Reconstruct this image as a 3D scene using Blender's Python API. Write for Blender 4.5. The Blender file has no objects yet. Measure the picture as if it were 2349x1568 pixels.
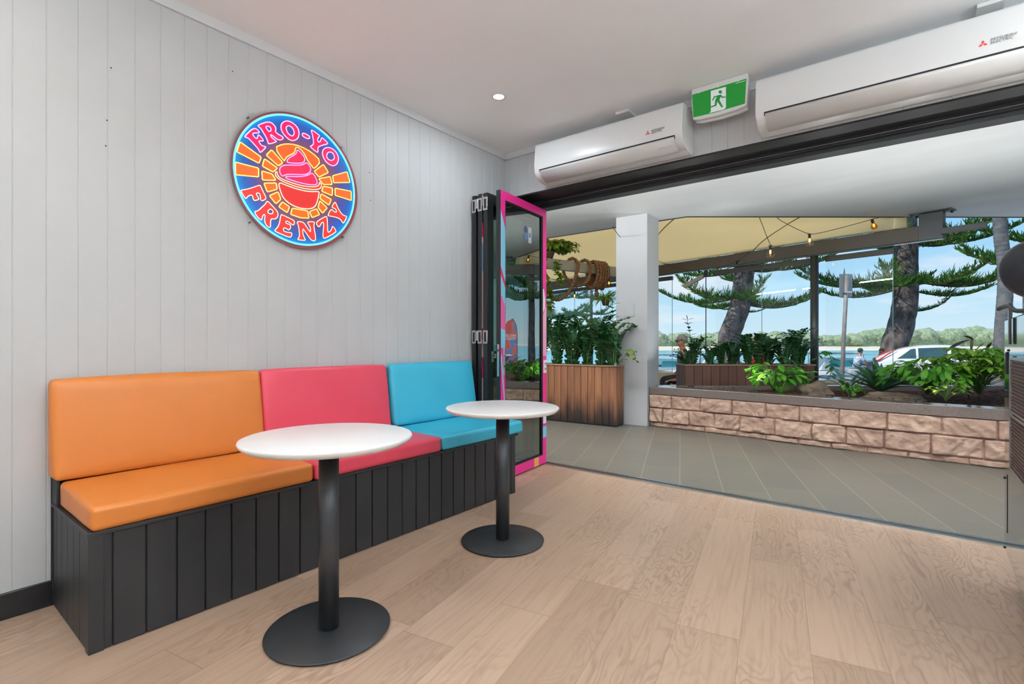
import bpy, bmesh, math, random
from mathutils import Vector, Matrix, noise
from mathutils.geometry import tessellate_polygon
random.seed(7)
PI = math.pi
S = bpy.context.scene
COL = S.collection
# ------------------------------------------------------------ camera, light, sky
# room axes: left wall is x=0, wall with the opening is y=0, street lies towards +y
CAM = Vector((2.935, -3.652, 1.14)); YAW = math.atan(909.5/1163.0)
cd = bpy.data.cameras.new('camera'); cam = bpy.data.objects.new('camera', cd); COL.objects.link(cam)
cd.sensor_width = 36; cd.lens = 1163.0/2349.0*36; cd.clip_start = .05; cd.clip_end = 900
cam.location = CAM; cam.rotation_euler = (PI/2, 0, YAW); S.camera = cam
S.view_settings.view_transform = 'Standard'; S.view_settings.look = 'None'
S.view_settings.gamma = 1; S.view_settings.exposure = 0.0; S.view_settings.use_curve_mapping = False
S.cycles.use_denoising = True; S.cycles.max_bounces = 10; S.cycles.diffuse_bounces = 6
S.cycles.transparent_max_bounces = 16; S.cycles.sample_clamp_indirect = 6
FW = Vector((-math.sin(YAW), math.cos(YAW), 0)); RT = Vector((math.cos(YAW), math.sin(YAW), 0))
def at(r, d, z=0.0):
    """street point: r metres to the right of and d metres in front of where the photographer stands"""
    v = CAM + FW*d + RT*r; return Vector((v.x, v.y, z))
SUNDIR = Vector((-.45, -.6, 1.0)).normalized()
sl = bpy.data.lights.new('sun', 'SUN'); sl.energy = 4.0; sl.angle = .01; sl.color = (1, .96, .88)
so = bpy.data.objects.new('sun', sl); COL.objects.link(so); so.rotation_euler = SUNDIR.to_track_quat('Z', 'Y').to_euler()

def N(nt, t, x=0, **k):
    n = nt.nodes.new(t)
    for a, b in k.items():
        if a in n.inputs.keys() if isinstance(a, str) else False: n.inputs[a].default_value = b
        else: setattr(n, a, b)
    return n
def ramp(nt, pts, fac, interp='LINEAR'):
    r = nt.nodes.new('ShaderNodeValToRGB'); r.color_ramp.interpolation = interp
    e = r.color_ramp.elements
    while len(e) < len(pts): e.new(.5)
    for i, (p, c) in enumerate(pts):
        e[i].position = p; e[i].color = (*c, 1) if len(c) == 3 else c
    nt.links.new(fac, r.inputs[0]); return r.outputs[0]
def mth(nt, op, a, b=None, c=None):
    m = nt.nodes.new('ShaderNodeMath'); m.operation = op
    for i, v in enumerate((a, b, c)):
        if v is None: continue
        if isinstance(v, (int, float)): m.inputs[i].default_value = v
        else: nt.links.new(v, m.inputs[i])
    return m.outputs[0]
def mixc(nt, fac, a, b, typ='MIX'):
    m = nt.nodes.new('ShaderNodeMix'); m.data_type = 'RGBA'; m.blend_type = typ
    for s, v in ((0, fac), (6, a), (7, b)):
        if isinstance(v, (int, float)): m.inputs[s].default_value = v
        elif isinstance(v, tuple): m.inputs[s].default_value = (*v, 1) if len(v) == 3 else v
        else: nt.links.new(v, m.inputs[s])
    return m.outputs[2]
def srgb(r, g, b):
    f = lambda c: (c/255/12.92) if c <= 10 else ((c/255+.055)/1.055)**2.4
    return (f(r), f(g), f(b))

w = bpy.data.worlds.new('sky'); S.world = w; w.use_nodes = True; nt = w.node_tree; nt.nodes.clear()
tc = nt.nodes.new('ShaderNodeTexCoord'); sp = nt.nodes.new('ShaderNodeSeparateXYZ'); nt.links.new(tc.outputs['Generated'], sp.inputs[0])
sky = ramp(nt, [(0, srgb(214, 238, 249)), (.07, srgb(190, 230, 252)), (.16, srgb(158, 214, 251)), (.27, srgb(128, 195, 247)), (.6, srgb(84, 150, 226)), (1, srgb(60, 120, 205))], sp.outputs[2])
mp = nt.nodes.new('ShaderNodeMapping'); mp.inputs['Scale'].default_value = (2.6, 2.6, 13); mp.inputs['Location'].default_value = (3.1, 1.7, .4); nt.links.new(tc.outputs['Generated'], mp.inputs[0])
nz = nt.nodes.new('ShaderNodeTexNoise'); nz.inputs['Scale'].default_value = 1.5; nz.inputs['Detail'].default_value = 7; nz.inputs['Roughness'].default_value = .55; nt.links.new(mp.outputs[0], nz.inputs[0])
cl = ramp(nt, [(.54, (0, 0, 0)), (.68, (1, 1, 1))], nz.outputs[0])
fade = ramp(nt, [(0, (.75,)*3), (.22, (.6,)*3), (.5, (.75,)*3)], sp.outputs[2])
cf = mixc(nt, 1.0, cl, fade, 'MULTIPLY')
skc = mixc(nt, cf, sky, srgb(246, 246, 250))
bg = nt.nodes.new('ShaderNodeBackground'); bg.inputs[1].default_value = 1.0; nt.links.new(skc, bg.inputs[0])
wo = nt.nodes.new('ShaderNodeOutputWorld'); nt.links.new(bg.outputs[0], wo.inputs[0])

GARD = 4.6      # watts of each unseen lamp added in the garden bed
WASH = 44.0      # watts of each unseen wash lamp added outside
UPW, DNW = 122.0, 3.0  # upward and downward watts of each added suspended lamp
LAMP = 2.0     # watts of each ceiling lamp added outside the picture
# ------------------------------------------------------------ materials
def bsdf(name, col=(.8, .8, .8), rough=.5, metal=0, spec=.5, emis=None, es=0):
    m = bpy.data.materials.new(name); m.use_nodes = True; b = m.node_tree.nodes['Principled BSDF']
    b.inputs['Base Color'].default_value = (*col, 1); b.inputs['Roughness'].default_value = rough
    b.inputs['Metallic'].default_value = metal; b.inputs['Specular IOR Level'].default_value = spec
    if emis: b.inputs['Emission Color'].default_value = (*emis, 1); b.inputs['Emission Strength'].default_value = es
    return m
def coords(nt, rot=0, kind='Object'):
    tc = nt.nodes.new('ShaderNodeTexCoord'); mp = nt.nodes.new('ShaderNodeMapping')
    mp.inputs['Rotation'].default_value = (0, 0, rot); nt.links.new(tc.outputs[kind], mp.inputs[0]); return mp.outputs[0]
def noisetex(nt, vec, scale, detail=4, sx=(1, 1, 1), rough=.5, dist=0):
    mp = nt.nodes.new('ShaderNodeMapping'); mp.inputs['Scale'].default_value = sx; nt.links.new(vec, mp.inputs[0])
    n = nt.nodes.new('ShaderNodeTexNoise'); n.inputs['Scale'].default_value = scale; n.inputs['Detail'].default_value = detail
    n.inputs['Roughness'].default_value = rough; n.inputs['Distortion'].default_value = dist
    nt.links.new(mp.outputs[0], n.inputs[0]); return n.outputs[0]
def bump(nt, h, strength=.3, dist=.01):
    b = nt.nodes.new('ShaderNodeBump'); b.inputs['Strength'].default_value = strength; b.inputs['Distance'].default_value = dist
    nt.links.new(h, b.inputs['Height']); nt.links.new(b.outputs[0], nt.nodes['Principled BSDF'].inputs['Normal'])
def mottle(name, c1, c2, scale, rough=.6, sx=(1, 1, 1), bs=0, metal=0, spec=.5, lo=.35, hi=.65, detail=5, bd=.01):
    m = bsdf(name, c1, rough, metal, spec); nt = m.node_tree; v = coords(nt)
    n = noisetex(nt, v, scale, detail, sx)
    nt.links.new(ramp(nt, [(lo, c1), (hi, c2)], n), nt.nodes['Principled BSDF'].inputs['Base Color'])
    if bs: bump(nt, n, bs, bd)
    return m
def planks(name, rot, wid, ln, c1, c2, seam, seamw, grain=None, rough=.4, gs=8, grout=False, bs=.1, spec=.5):
    m = bsdf(name, c1, rough, 0, spec); nt = m.node_tree; v = coords(nt, rot); L = nt.links
    s = nt.nodes.new('ShaderNodeSeparateXYZ'); L.new(v, s.inputs[0])
    u = mth(nt, 'DIVIDE', s.outputs[0], wid); row = mth(nt, 'FLOOR', u); fu = mth(nt, 'FRACT', u)
    wn = nt.nodes.new('ShaderNodeTexWhiteNoise'); wn.noise_dimensions = '1D'; L.new(row, wn.inputs['W'])
    t = mth(nt, 'ADD', mth(nt, 'DIVIDE', s.outputs[1], ln), wn.outputs[0]); cell = mth(nt, 'FLOOR', t); ft = mth(nt, 'FRACT', t)
    cb = nt.nodes.new('ShaderNodeCombineXYZ'); L.new(row, cb.inputs[0]); L.new(cell, cb.inputs[1])
    w2 = nt.nodes.new('ShaderNodeTexWhiteNoise'); L.new(cb.outputs[0], w2.inputs[0])
    col = mixc(nt, w2.outputs[0], c1, c2)
    du = mth(nt, 'MULTIPLY', mth(nt, 'MINIMUM', fu, mth(nt, 'SUBTRACT', 1, fu)), wid)
    dt = mth(nt, 'MULTIPLY', mth(nt, 'MINIMUM', ft, mth(nt, 'SUBTRACT', 1, ft)), ln)
    # vector shifted per plank so that figure does not run on across seams
    off = nt.nodes.new('ShaderNodeVectorMath'); off.operation = 'SCALE'; L.new(w2.outputs['Color'], off.inputs[0]); off.inputs['Scale'].default_value = 37
    ad = nt.nodes.new('ShaderNodeVectorMath'); L.new(v, ad.inputs[0]); L.new(off.outputs[0], ad.inputs[1])
    if grain:
        n1 = noisetex(nt, ad.outputs[0], 3.0, 3, (1.6, .42, 1), .5, .3)
        rings = mth(nt, 'FRACT', mth(nt, 'MULTIPLY', n1, 22.0))
        ringl = ramp(nt, [(0, (0, 0, 0)), (.35, (1, 1, 1)), (.8, (1, 1, 1)), (1, (0, 0, 0))], rings)
        n2 = noisetex(nt, ad.outputs[0], 60, 3, (1, .05, 1))
        n3 = noisetex(nt, ad.outputs[0], 2.2, 2, (1, .5, 1))
        msk = ramp(nt, [(.42, (0, 0, 0)), (.62, (1, 1, 1))], n3)
        k = mth(nt, 'MULTIPLY', mth(nt, 'SUBTRACT', 1, ringl), msk)
        col = mixc(nt, mth(nt, 'MULTIPLY', k, .62), col, grain)
        col = mixc(nt, mth(nt, 'MULTIPLY', ramp(nt, [(.45, (0, 0, 0)), (.75, (1, 1, 1))], n2), .35), col, grain)
    else:
        n1 = noisetex(nt, ad.outputs[0], gs, 6, (.35, 1, 1))
        col = mixc(nt, .35, col, mixc(nt, n1, tuple(a*.62 for a in c1), tuple(min(1, a*1.35) for a in c2)))
        n2 = noisetex(nt, v, 120, 2)
        col = mixc(nt, .18, col, mixc(nt, n2, (.02,)*3, (.75,)*3))
    ms = mth(nt, 'MAXIMUM', mth(nt, 'LESS_THAN', du, seamw), 0) if grout else mth(nt, 'MAXIMUM', mth(nt, 'LESS_THAN', du, seamw), mth(nt, 'LESS_THAN', dt, seamw*1.3))
    col = mixc(nt, mth(nt, 'MULTIPLY', ms, .85 if grout else .5), col, seam)
    if grout:
        col = mixc(nt, mth(nt, 'MULTIPLY', mth(nt, 'LESS_THAN', dt, seamw*.8), .45), col, seam)
    L.new(col, nt.nodes['Principled BSDF'].inputs['Base Color'])
    bump(nt, n1, bs, .004)
    return m
def leafmat(name, c1, c2, rough=.35, tr=.35):
    m = bsdf(name, c1, rough); nt = m.node_tree; L = nt.links
    g = nt.nodes.new('ShaderNodeNewGeometry')
    col = mixc(nt, g.outputs['Random Per Island'], c1, c2)
    p = nt.nodes['Principled BSDF']; L.new(col, p.inputs['Base Color'])
    t = nt.nodes.new('ShaderNodeBsdfTranslucent'); L.new(mixc(nt, 1.0, col, (1.5, 1.7, .8), 'MULTIPLY'), t.inputs[0])
    mx = nt.nodes.new('ShaderNodeMixShader'); mx.inputs[0].default_value = tr
    L.new(p.outputs[0], mx.inputs[1]); L.new(t.outputs[0], mx.inputs[2]); L.new(mx.outputs[0], nt.nodes['Material Output'].inputs[0])
    return m
def glassmat(name, tint, refl=.10):
    m = bpy.data.materials.new(name); m.use_nodes = True; nt = m.node_tree; nt.nodes.clear(); L = nt.links
    fr = nt.nodes.new('ShaderNodeFresnel'); fr.inputs[0].default_value = 1.5
    t = nt.nodes.new('ShaderNodeBsdfTransparent'); t.inputs[0].default_value = (*tint, 1)
    g = nt.nodes.new('ShaderNodeBsdfGlossy'); g.inputs['Roughness'].default_value = .0; g.inputs[0].default_value = (.95, 1, .98, 1)
    ge = nt.nodes.new('ShaderNodeNewGeometry'); f = mth(nt, 'MULTIPLY', mth(nt, 'ADD', fr.outputs[0], refl), mth(nt, 'SUBTRACT', 1.0, ge.outputs['Backfacing']))
    mx = nt.nodes.new('ShaderNodeMixShader'); L.new(f, mx.inputs[0]); L.new(t.outputs[0], mx.inputs[1]); L.new(g.outputs[0], mx.inputs[2])
    o = nt.nodes.new('ShaderNodeOutputMaterial'); L.new(mx.outputs[0], o.inputs[0]); return m

M = {}
M['wall'] = mottle('painted_boards', (.535, .545, .55), (.555, .565, .57), 3, .45, spec=.4)
M['ceil'] = mottle('ceiling_paint', (.86, .86, .86), (.88, .88, .88), 2, .7)
M['white'] = bsdf('white_plastic', (.70, .70, .69), .3)
M['whitepaint'] = bsdf('white_trim', (.64, .645, .65), .45)
M['floor'] = planks('timber_look_vinyl', 0, .236, 1.42, srgb(184, 157, 135), srgb(164, 138, 117), srgb(110, 84, 66), .0013, grain=srgb(138, 108, 90), rough=.36, bs=.05)
M['pave'] = planks('stone_paving', 0, .314, .62, srgb(99, 89, 71), srgb(76, 70, 58), srgb(160, 150, 128), .0026, None, .42, 7, True, .15)
M['black'] = mottle('black_paint', (.014, .014, .016), (.021, .021, .022), 5, .5, (1, 1, .3), spec=.5)
M['blackgloss'] = bsdf('black_baseboard', (.010, .010, .012), .28)
M['alu'] = bsdf('black_powder_coat', (.016, .016, .018), .38)
M['steelblack'] = bsdf('black_cast_metal', (.024, .025, .027), .42, 0, .5)
M['chrome'] = bsdf('satin_chrome', (.62, .62, .62), .28, 1)
M['track'] = bsdf('aluminium_track', (.72, .73, .74), .3, 1)
M['mirror'] = bsdf('polished_steel', (.62, .64, .65), .07, 1)
M['darkslot'] = bsdf('dark_slot', (.01, .01, .012), .6)
M['orange'] = mottle('orange_vinyl', srgb(202, 118, 48), srgb(206, 122, 53), 3, .38, bs=.03)
M['red'] = mottle('coral_vinyl', srgb(212, 66, 86), srgb(216, 72, 92), 3, .38, bs=.03)
M['blue'] = mottle('turquoise_vinyl', srgb(58, 178, 208), srgb(64, 184, 214), 3, .38, bs=.03)
M['tabletop'] = bsdf('white_laminate', (.84, .83, .82), .3)
M['soffit'] = mottle('soffit_render', (.72, .73, .72), (.80, .81, .80), .9, .5, (1, 2.6, 1), lo=.3, hi=.7, bs=.02)
M['pillar'] = mottle('pillar_render', (.42, .425, .44), (.45, .455, .47), 2, .55)
M['stone'] = None
M['cap'] = mottle('stone_cap', srgb(100, 90, 86), srgb(116, 105, 100), 90, .12, bs=.05)
M['soil'] = mottle('bark_mulch', (.030, .013, .009), (.13, .062, .04), 26, .95, bs=.9, bd=.03, spec=.08, lo=.4, hi=.6)
M['rock'] = mottle('garden_rock', (.07, .048, .034), (.19, .135, .095), 6, .8, (1, 1, 2.5), bs=.6, bd=.03)
M['bronze'] = mottle('bronze_beam_paint', srgb(66, 57, 43), srgb(60, 52, 40), 2, .4)
M['beam_grey'] = mottle('grey_beam_paint', srgb(168, 162, 142), srgb(154, 148, 130), 2, .45)
M['postgrey'] = bsdf('dark_post_paint', srgb(50, 55, 55), .35)
M['glass'] = glassmat('clear_glass', (.985, .995, .995), .0)
M['doorglass'] = glassmat('green_tinted_door_glass', (.66, .76, .70), .30)
M['glassedge'] = bsdf('glass_edge', srgb(120, 170, 170), .1)
M['concrete'] = mottle('footpath_concrete', (.42, .40, .37), (.52, .50, .46), 4, .8)
M['asphalt'] = mottle('asphalt', (.16, .16, .17), (.22, .22, .23), 30, .85)
M['tanwall'] = mottle('tan_render', srgb(186, 170, 134), srgb(176, 160, 124), 3, .6)
M['sand'] = mottle('sand', srgb(236, 224, 200), srgb(224, 210, 184), .05, .9)
M['rope'] = mottle('manila_rope', srgb(138, 98, 62), srgb(98, 68, 44), 40, .85)
M['pot'] = mottle('clay_pot', srgb(70, 60, 44), srgb(88, 76, 58), 9, .7)
M['zz'] = leafmat('glossy_dark_leaf', srgb(22, 62, 40), srgb(40, 96, 52), .3, .22)
M['fern'] = leafmat('fresh_green_leaf', srgb(62, 128, 36), srgb(98, 158, 46), .4, .4)
M['schef'] = leafmat('yellow_green_leaf', srgb(92, 140, 46), srgb(150, 182, 78), .35, .4)
M['brom'] = leafmat('blue_green_strap_leaf', srgb(56, 104, 88), srgb(96, 142, 122), .28, .25)
M['maroon'] = leafmat('dark_maroon_leaf', srgb(44, 30, 28), srgb(64, 44, 36), .35, .15)
M['vine'] = leafmat('olive_vine_leaf', srgb(84, 116, 34), srgb(126, 146, 52), .4, .4)
M['stem'] = bsdf('green_stem', srgb(70, 100, 44), .6)
M['pineleaf'] = leafmat('norfolk_pine_foliage', srgb(52, 98, 48), srgb(116, 160, 62), .7, .4)
M['bark'] = mottle('pine_bark', srgb(70, 60, 57), srgb(126, 117, 112), 5, .95, (1, 1, .7), bs=1.0, bd=.05)
M['palm'] = mottle('palm_bark', srgb(92, 94, 96), srgb(122, 122, 118), 6, .8, bs=.4)
M['twig'] = bsdf('twig', srgb(96, 78, 62), .9)
M['skin'] = bsdf('skin', srgb(196, 134, 106), .5)
M['carpaint'] = bsdf('white_car_paint', (.82, .83, .84), .15)
M['carglass'] = bsdf('car_window', (.05, .11, .13), .03, 0, 1.0)
M['tail'] = bsdf('tail_light_red', (.75, .03, .03), .2)
M['tyre'] = bsdf('tyre', (.02, .02, .02), .8)
m = bsdf('river_water', srgb(120, 198, 204), .18); nt = m.node_tree; v = coords(nt)
n = noisetex(nt, v, .05, 4, (1, 1, 1)); nt.links.new(ramp(nt, [(.3, srgb(66, 160, 176)), (.55, srgb(104, 196, 204)), (.75, srgb(150, 216, 214))], n), nt.nodes['Principled BSDF'].inputs['Base Color'])
bump(nt, noisetex(nt, v, 2.5, 3), .25, .05); M['water'] = m
# translucent sail cloth
m = bsdf('sail_cloth', srgb(238, 226, 192), .7); nt = m.node_tree; p = nt.nodes['Principled BSDF']
t = nt.nodes.new('ShaderNodeBsdfTranslucent'); t.inputs[0].default_value = (*srgb(252, 236, 196), 1); mx = nt.nodes.new('ShaderNodeMixShader'); mx.inputs[0].default_value = .62
nt.links.new(p.outputs[0], mx.inputs[1]); nt.links.new(t.outputs[0], mx.inputs[2]); nt.links.new(mx.outputs[0], nt.nodes['Material Output'].inputs[0]); M['sail'] = m
# boards of the wooden planters: colour changes from board to board, dark stain low down
def woodbox(name, c1, c2, c3, bw, char):
    m = bsdf(name, c1, .55); nt = m.node_tree; L = nt.links; v = coords(nt); s = nt.nodes.new('ShaderNodeSeparateXYZ'); L.new(v, s.inputs[0])
    r = mth(nt, 'ADD', mth(nt, 'FLOOR', mth(nt, 'DIVIDE', s.outputs[0], bw)), mth(nt, 'MULTIPLY', mth(nt, 'FLOOR', mth(nt, 'DIVIDE', s.outputs[1], bw)), 7.0))
    wn = nt.nodes.new('ShaderNodeTexWhiteNoise'); wn.noise_dimensions = '1D'; L.new(r, wn.inputs['W'])
    col = ramp(nt, [(0, c1), (.5, c2), (.85, c2), (1, c3)], wn.outputs[0])
    g = noisetex(nt, v, 18, 5, (1, 1, .08)); col = mixc(nt, .45, col, mixc(nt, g, tuple(a*.3 for a in c1), tuple(min(1, a*1.5) for a in c3)))
    sk = noisetex(nt, v, 30, 3, (1, 1, .035)); col = mixc(nt, ramp(nt, [(.60, (0, 0, 0)), (.70, (.6,)*3)], sk), col, c3)
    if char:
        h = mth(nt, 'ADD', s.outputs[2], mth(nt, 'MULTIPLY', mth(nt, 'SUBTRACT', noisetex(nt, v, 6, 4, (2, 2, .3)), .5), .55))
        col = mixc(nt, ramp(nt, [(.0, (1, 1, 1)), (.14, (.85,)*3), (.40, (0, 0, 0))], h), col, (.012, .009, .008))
    L.new(col, nt.nodes['Principled BSDF'].inputs['Base Color']); bump(nt, g, .25, .004); return m
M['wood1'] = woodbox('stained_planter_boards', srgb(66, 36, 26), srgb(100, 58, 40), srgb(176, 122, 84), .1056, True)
M['wood2'] = woodbox('brown_planter_boards', srgb(60, 36, 30), srgb(80, 50, 40), srgb(110, 72, 56), .1253, False)
M['woodtop'] = bsdf('planter_rim_wood', srgb(150, 118, 92), .5)
m = bsdf('rock_faced_sandstone', srgb(206, 172, 148), .85); nt = m.node_tree; L = nt.links; v = coords(nt)
n1 = noisetex(nt, v, 2.6, 5, (1, 1, 1.8), .55, .5); n2 = noisetex(nt, v, 34, 6); g = nt.nodes.new('ShaderNodeNewGeometry')
c = ramp(nt, [(.25, srgb(168, 136, 120)), (.5, srgb(190, 160, 142)), (.68, srgb(202, 176, 154)), (.8, srgb(176, 122, 82))], n1)
c = mixc(nt, .3, c, mixc(nt, g.outputs['Random Per Island'], srgb(168, 138, 124), srgb(204, 178, 158)))
c = mixc(nt, .25, c, mixc(nt, n2, srgb(140, 110, 94), srgb(216, 194, 172)))
def ridged(sc, sx, dist):
    mp = nt.nodes.new('ShaderNodeMapping'); mp.inputs['Scale'].default_value = sx; mp.inputs['Rotation'].default_value = (.5, .6, .4); L.new(v, mp.inputs[0])
    r = nt.nodes.new('ShaderNodeTexNoise'); r.noise_type = 'RIDGED_MULTIFRACTAL'; r.inputs['Scale'].default_value = sc; r.inputs['Detail'].default_value = 6; r.inputs['Roughness'].default_value = .55; r.inputs['Distortion'].default_value = dist
    L.new(mp.outputs[0], r.inputs[0]); return r.outputs[0]
r1 = ridged(7.5, (1, 1, 1.5), .7); r2 = ridged(24, (1, 1, 1.8), .4)
c = mixc(nt, ramp(nt, [(.55, (0, 0, 0)), (1.0, (.55,)*3)], r1), c, srgb(222, 198, 174))
c = mixc(nt, ramp(nt, [(.0, (.5,)*3), (.22, (0, 0, 0))], r1), c, srgb(134, 98, 84))  # hollows darkened, ridges above lightened: relief shading put into the colour
hh = mth(nt, 'ADD', mth(nt, 'MULTIPLY', r1, .9), mth(nt, 'ADD', mth(nt, 'MULTIPLY', r2, .25), mth(nt, 'MULTIPLY', n2, .35)))
L.new(c, nt.nodes['Principled BSDF'].inputs['Base Color']); bump(nt, hh, .8, .016); M['stone'] = m
def flat(name, rgb, rough=.5, es=0): return bsdf(name, srgb(*rgb), rough, emis=srgb(*rgb) if es else None, es=es)

# ------------------------------------------------------------ mesh helpers
class MB:
    def __init__(s): s.v = []; s.f = []; s.m = []
    def add(s, vs, fs, mi=0):
        o = len(s.v); s.v += [tuple(p) for p in vs]; s.f += [tuple(i+o for i in f) for f in fs]; s.m += [mi]*len(fs); return s
    def box(s, a, b, mi=0, T=None):
        x0, y0, z0 = a; x1, y1, z1 = b
        vs = [Vector(p) for p in ((x0, y0, z0), (x1, y0, z0), (x1, y1, z0), (x0, y1, z0), (x0, y0, z1), (x1, y0, z1), (x1, y1, z1), (x0, y1, z1))]
        if T is not None: vs = [T @ p for p in vs]
        return s.add(vs, [(0, 3, 2, 1), (4, 5, 6, 7), (0, 1, 5, 4), (1, 2, 6, 5), (2, 3, 7, 6), (3, 0, 4, 7)], mi)
    def prism(s, poly, fn, h0, h1, mi=0, holes=None):
        """poly (u,v) list; fn(u,v,h)->xyz; caps triangulated so concave outlines are fine"""
        loops = [poly] + (holes or [])
        flatp = [p for l in loops for p in l]
        tri = tessellate_polygon([[Vector((p[0], p[1], 0)) for p in l] for l in loops])
        n = len(flatp); vs = [fn(p[0], p[1], h0) for p in flatp] + [fn(p[0], p[1], h1) for p in flatp]
        fs = [tuple(t) for t in tri] + [tuple(i+n for i in reversed(t)) for t in tri]
        o = 0
        for l in loops:
            k = len(l)
            for i in range(k): j = (i+1) % k; fs.append((o+i, o+j, o+j+n, o+i+n))
            o += k
        return s.add(vs, fs, mi)
    def tube(s, path, r, seg=8, closed=False, mi=0, caps=True, lobes=0, twist=0):
        P = [Vector(p) for p in path]; n = len(P)
        R = r if isinstance(r, (list, tuple)) else [r]*n
        up = None; vs = []; L = 0
        for i in range(n):
            if closed: t = P[(i+1) % n]-P[i-1]
            else: t = P[min(i+1, n-1)]-P[max(i-1, 0)]
            t.normalize()
            if up is None:
                up = Vector((0, 0, 1)) if abs(t.z) < .9 else Vector((1, 0, 0))
            a = (up - t*up.dot(t))
            if a.length < 1e-6: a = t.orthogonal()
            a.normalize(); b = t.cross(a); up = a
            if i: L += (P[i]-P[i-1]).length
            for k in range(seg):
                an = 2*PI*k/seg + twist*L
                rr = R[i]*(1 + (.16*math.cos(lobes*2*PI*k/seg) if lobes else 0))
                vs.append(P[i] + (a*math.cos(an) + b*math.sin(an))*rr)
        fs = []
        for i in range(n if closed else n-1):
            j = (i+1) % n
            for k in range(seg):
                l = (k+1) % seg; fs.append((i*seg+k, i*seg+l, j*seg+l, j*seg+k))
        if not closed and caps: fs.append(tuple(reversed(range(seg)))); fs.append(tuple((n-1)*seg+k for k in range(seg)))
        return s.add(vs, fs, mi)
    def lathe(s, prof, c=(0, 0, 0), seg=32, T=None, mi=0, caps=True):
        vs = []; n = len(prof)
        for r, z in prof:
            for k in range(seg):
                a = 2*PI*k/seg; p = Vector((r*math.cos(a), r*math.sin(a), z)); p = (T @ p) if T is not None else p; vs.append(p+Vector(c))
        fs = [(i*seg+k, i*seg+(k+1) % seg, (i+1)*seg+(k+1) % seg, (i+1)*seg+k) for i in range(n-1) for k in range(seg)]
        if caps and prof[0][0] > 1e-5: fs.append(tuple(reversed(range(seg))))
        if caps and prof[-1][0] > 1e-5: fs.append(tuple((n-1)*seg+k for k in range(seg)))
        return s.add(vs, fs, mi)
    def leaf(s, p, d, up, l, w, bend=.2, fold=.15, mi=0, seg=4, tip=.35):
        d = Vector(d).normalized(); up = Vector(up); up = up-d*up.dot(d)
        if up.length < 1e-4: up = d.orthogonal()
        up.normalize(); side = d.cross(up); p = Vector(p); vs = []
        for i in range(seg+1):
            t = i/seg; ww = w*.5*(math.sin(PI*min(1, t*(1-tip*.5)+.04))**.8) if i < seg else .0008
            c = p + d*(l*t*(1-.15*bend*t)) - up*(bend*l*t*t)
            vs += [c-side*ww+up*fold*ww, c, c+side*ww+up*fold*ww]
        fs = []
        for i in range(seg): a = i*3; fs += [(a, a+1, a+4, a+3), (a+1, a+2, a+5, a+4)]
        return s.add(vs, fs, mi)
    def build(s, name, mats, parent=None, smooth=False, bevel=0, bseg=2, ang=35):
        me = bpy.data.meshes.new(name); me.from_pydata(s.v, [], s.f); me.update()
        mats = mats if isinstance(mats, (list, tuple)) else [mats]
        for m in mats: me.materials.append(m)
        if len(mats) > 1: me.polygons.foreach_set('material_index', s.m)
        if smooth: me.polygons.foreach_set('use_smooth', [True]*len(me.polygons))
        o = bpy.data.objects.new(name, me); COL.objects.link(o)
        if parent: o.parent = parent
        if bevel:
            b = o.modifiers.new('bevel', 'BEVEL'); b.width = bevel; b.segments = bseg; b.limit_method = 'ANGLE'; b.angle_limit = math.radians(ang)
            if smooth: b.harden_normals = True
        return o
def recalc(o):
    bm = bmesh.new(); bm.from_mesh(o.data); bmesh.ops.recalc_face_normals(bm, faces=bm.faces); bm.to_mesh(o.data); bm.free(); return o
def tag(o, label=None, cat=None, group=None, kind=None):
    for k, v in (('label', label), ('category', cat), ('group', group), ('kind', kind)):
        if v: o[k] = v
    return o
def thing(name, label, cat, loc=(0, 0, 0), rz=0, group=None):
    o = bpy.data.objects.new(name, None); COL.objects.link(o); o.location = loc; o.rotation_euler = (0, 0, rz); o.empty_display_size = .1
    return tag(o, label, cat, group)
def struct(o): o['kind'] = 'structure'; return o
def box(name, a, b, mat, parent=None, bevel=0, bseg=2): return MB().box(a, b).build(name, mat, parent, bevel=bevel, bseg=bseg)
def kids(o): return [c for c in bpy.data.objects if c.parent == o]
def dup(root, loc, rz=None, label=None, group=None, scale=None):
    def cp(o, par):
        c = o.copy(); COL.objects.link(c); c.parent = par
        for ch in kids(o): cp(ch, c)
        return c
    r = cp(root, None); r.location = loc
    if rz is not None: r.rotation_euler = (r.rotation_euler[0], r.rotation_euler[1], rz)
    if scale: r.scale = (scale,)*3
    if label: r['label'] = label
    if group: r['group'] = group
    return r
def smoothloop(pts, it=2):
    for _ in range(it):
        q = []; n = len(pts)
        for i in range(n):
            a = pts[i]; b = pts[(i+1) % n]
            q += [(a[0]*.75+b[0]*.25, a[1]*.75+b[1]*.25), (a[0]*.25+b[0]*.75, a[1]*.25+b[1]*.75)]
        pts = q
    return pts
def rounded(pts, r=4):
    """cut the corners of a straight-sided outline a little"""
    q = []; n = len(pts)
    for i in range(n):
        a, b, c = Vector(pts[i-1]), Vector(pts[i]), Vector(pts[(i+1) % n])
        u = (a-b).normalized(); w_ = (c-b).normalized()
        q += [tuple(b+u*r), tuple(b+u*r*.3+w_*r*.3), tuple(b+w_*r)]
    return q
def catmull(P, n=6):
    P = [Vector(p) for p in P]; out = []
    for i in range(len(P)-1):
        a = P[max(i-1, 0)]; b = P[i]; c = P[i+1]; d = P[min(i+2, len(P)-1)]
        for k in range(n):
            t = k/n; out.append(.5*((2*b)+(c-a)*t+(2*a-5*b+4*c-d)*t*t+(-a+3*b-3*c+d)*t**3))
    out.append(P[-1]); return out
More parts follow.
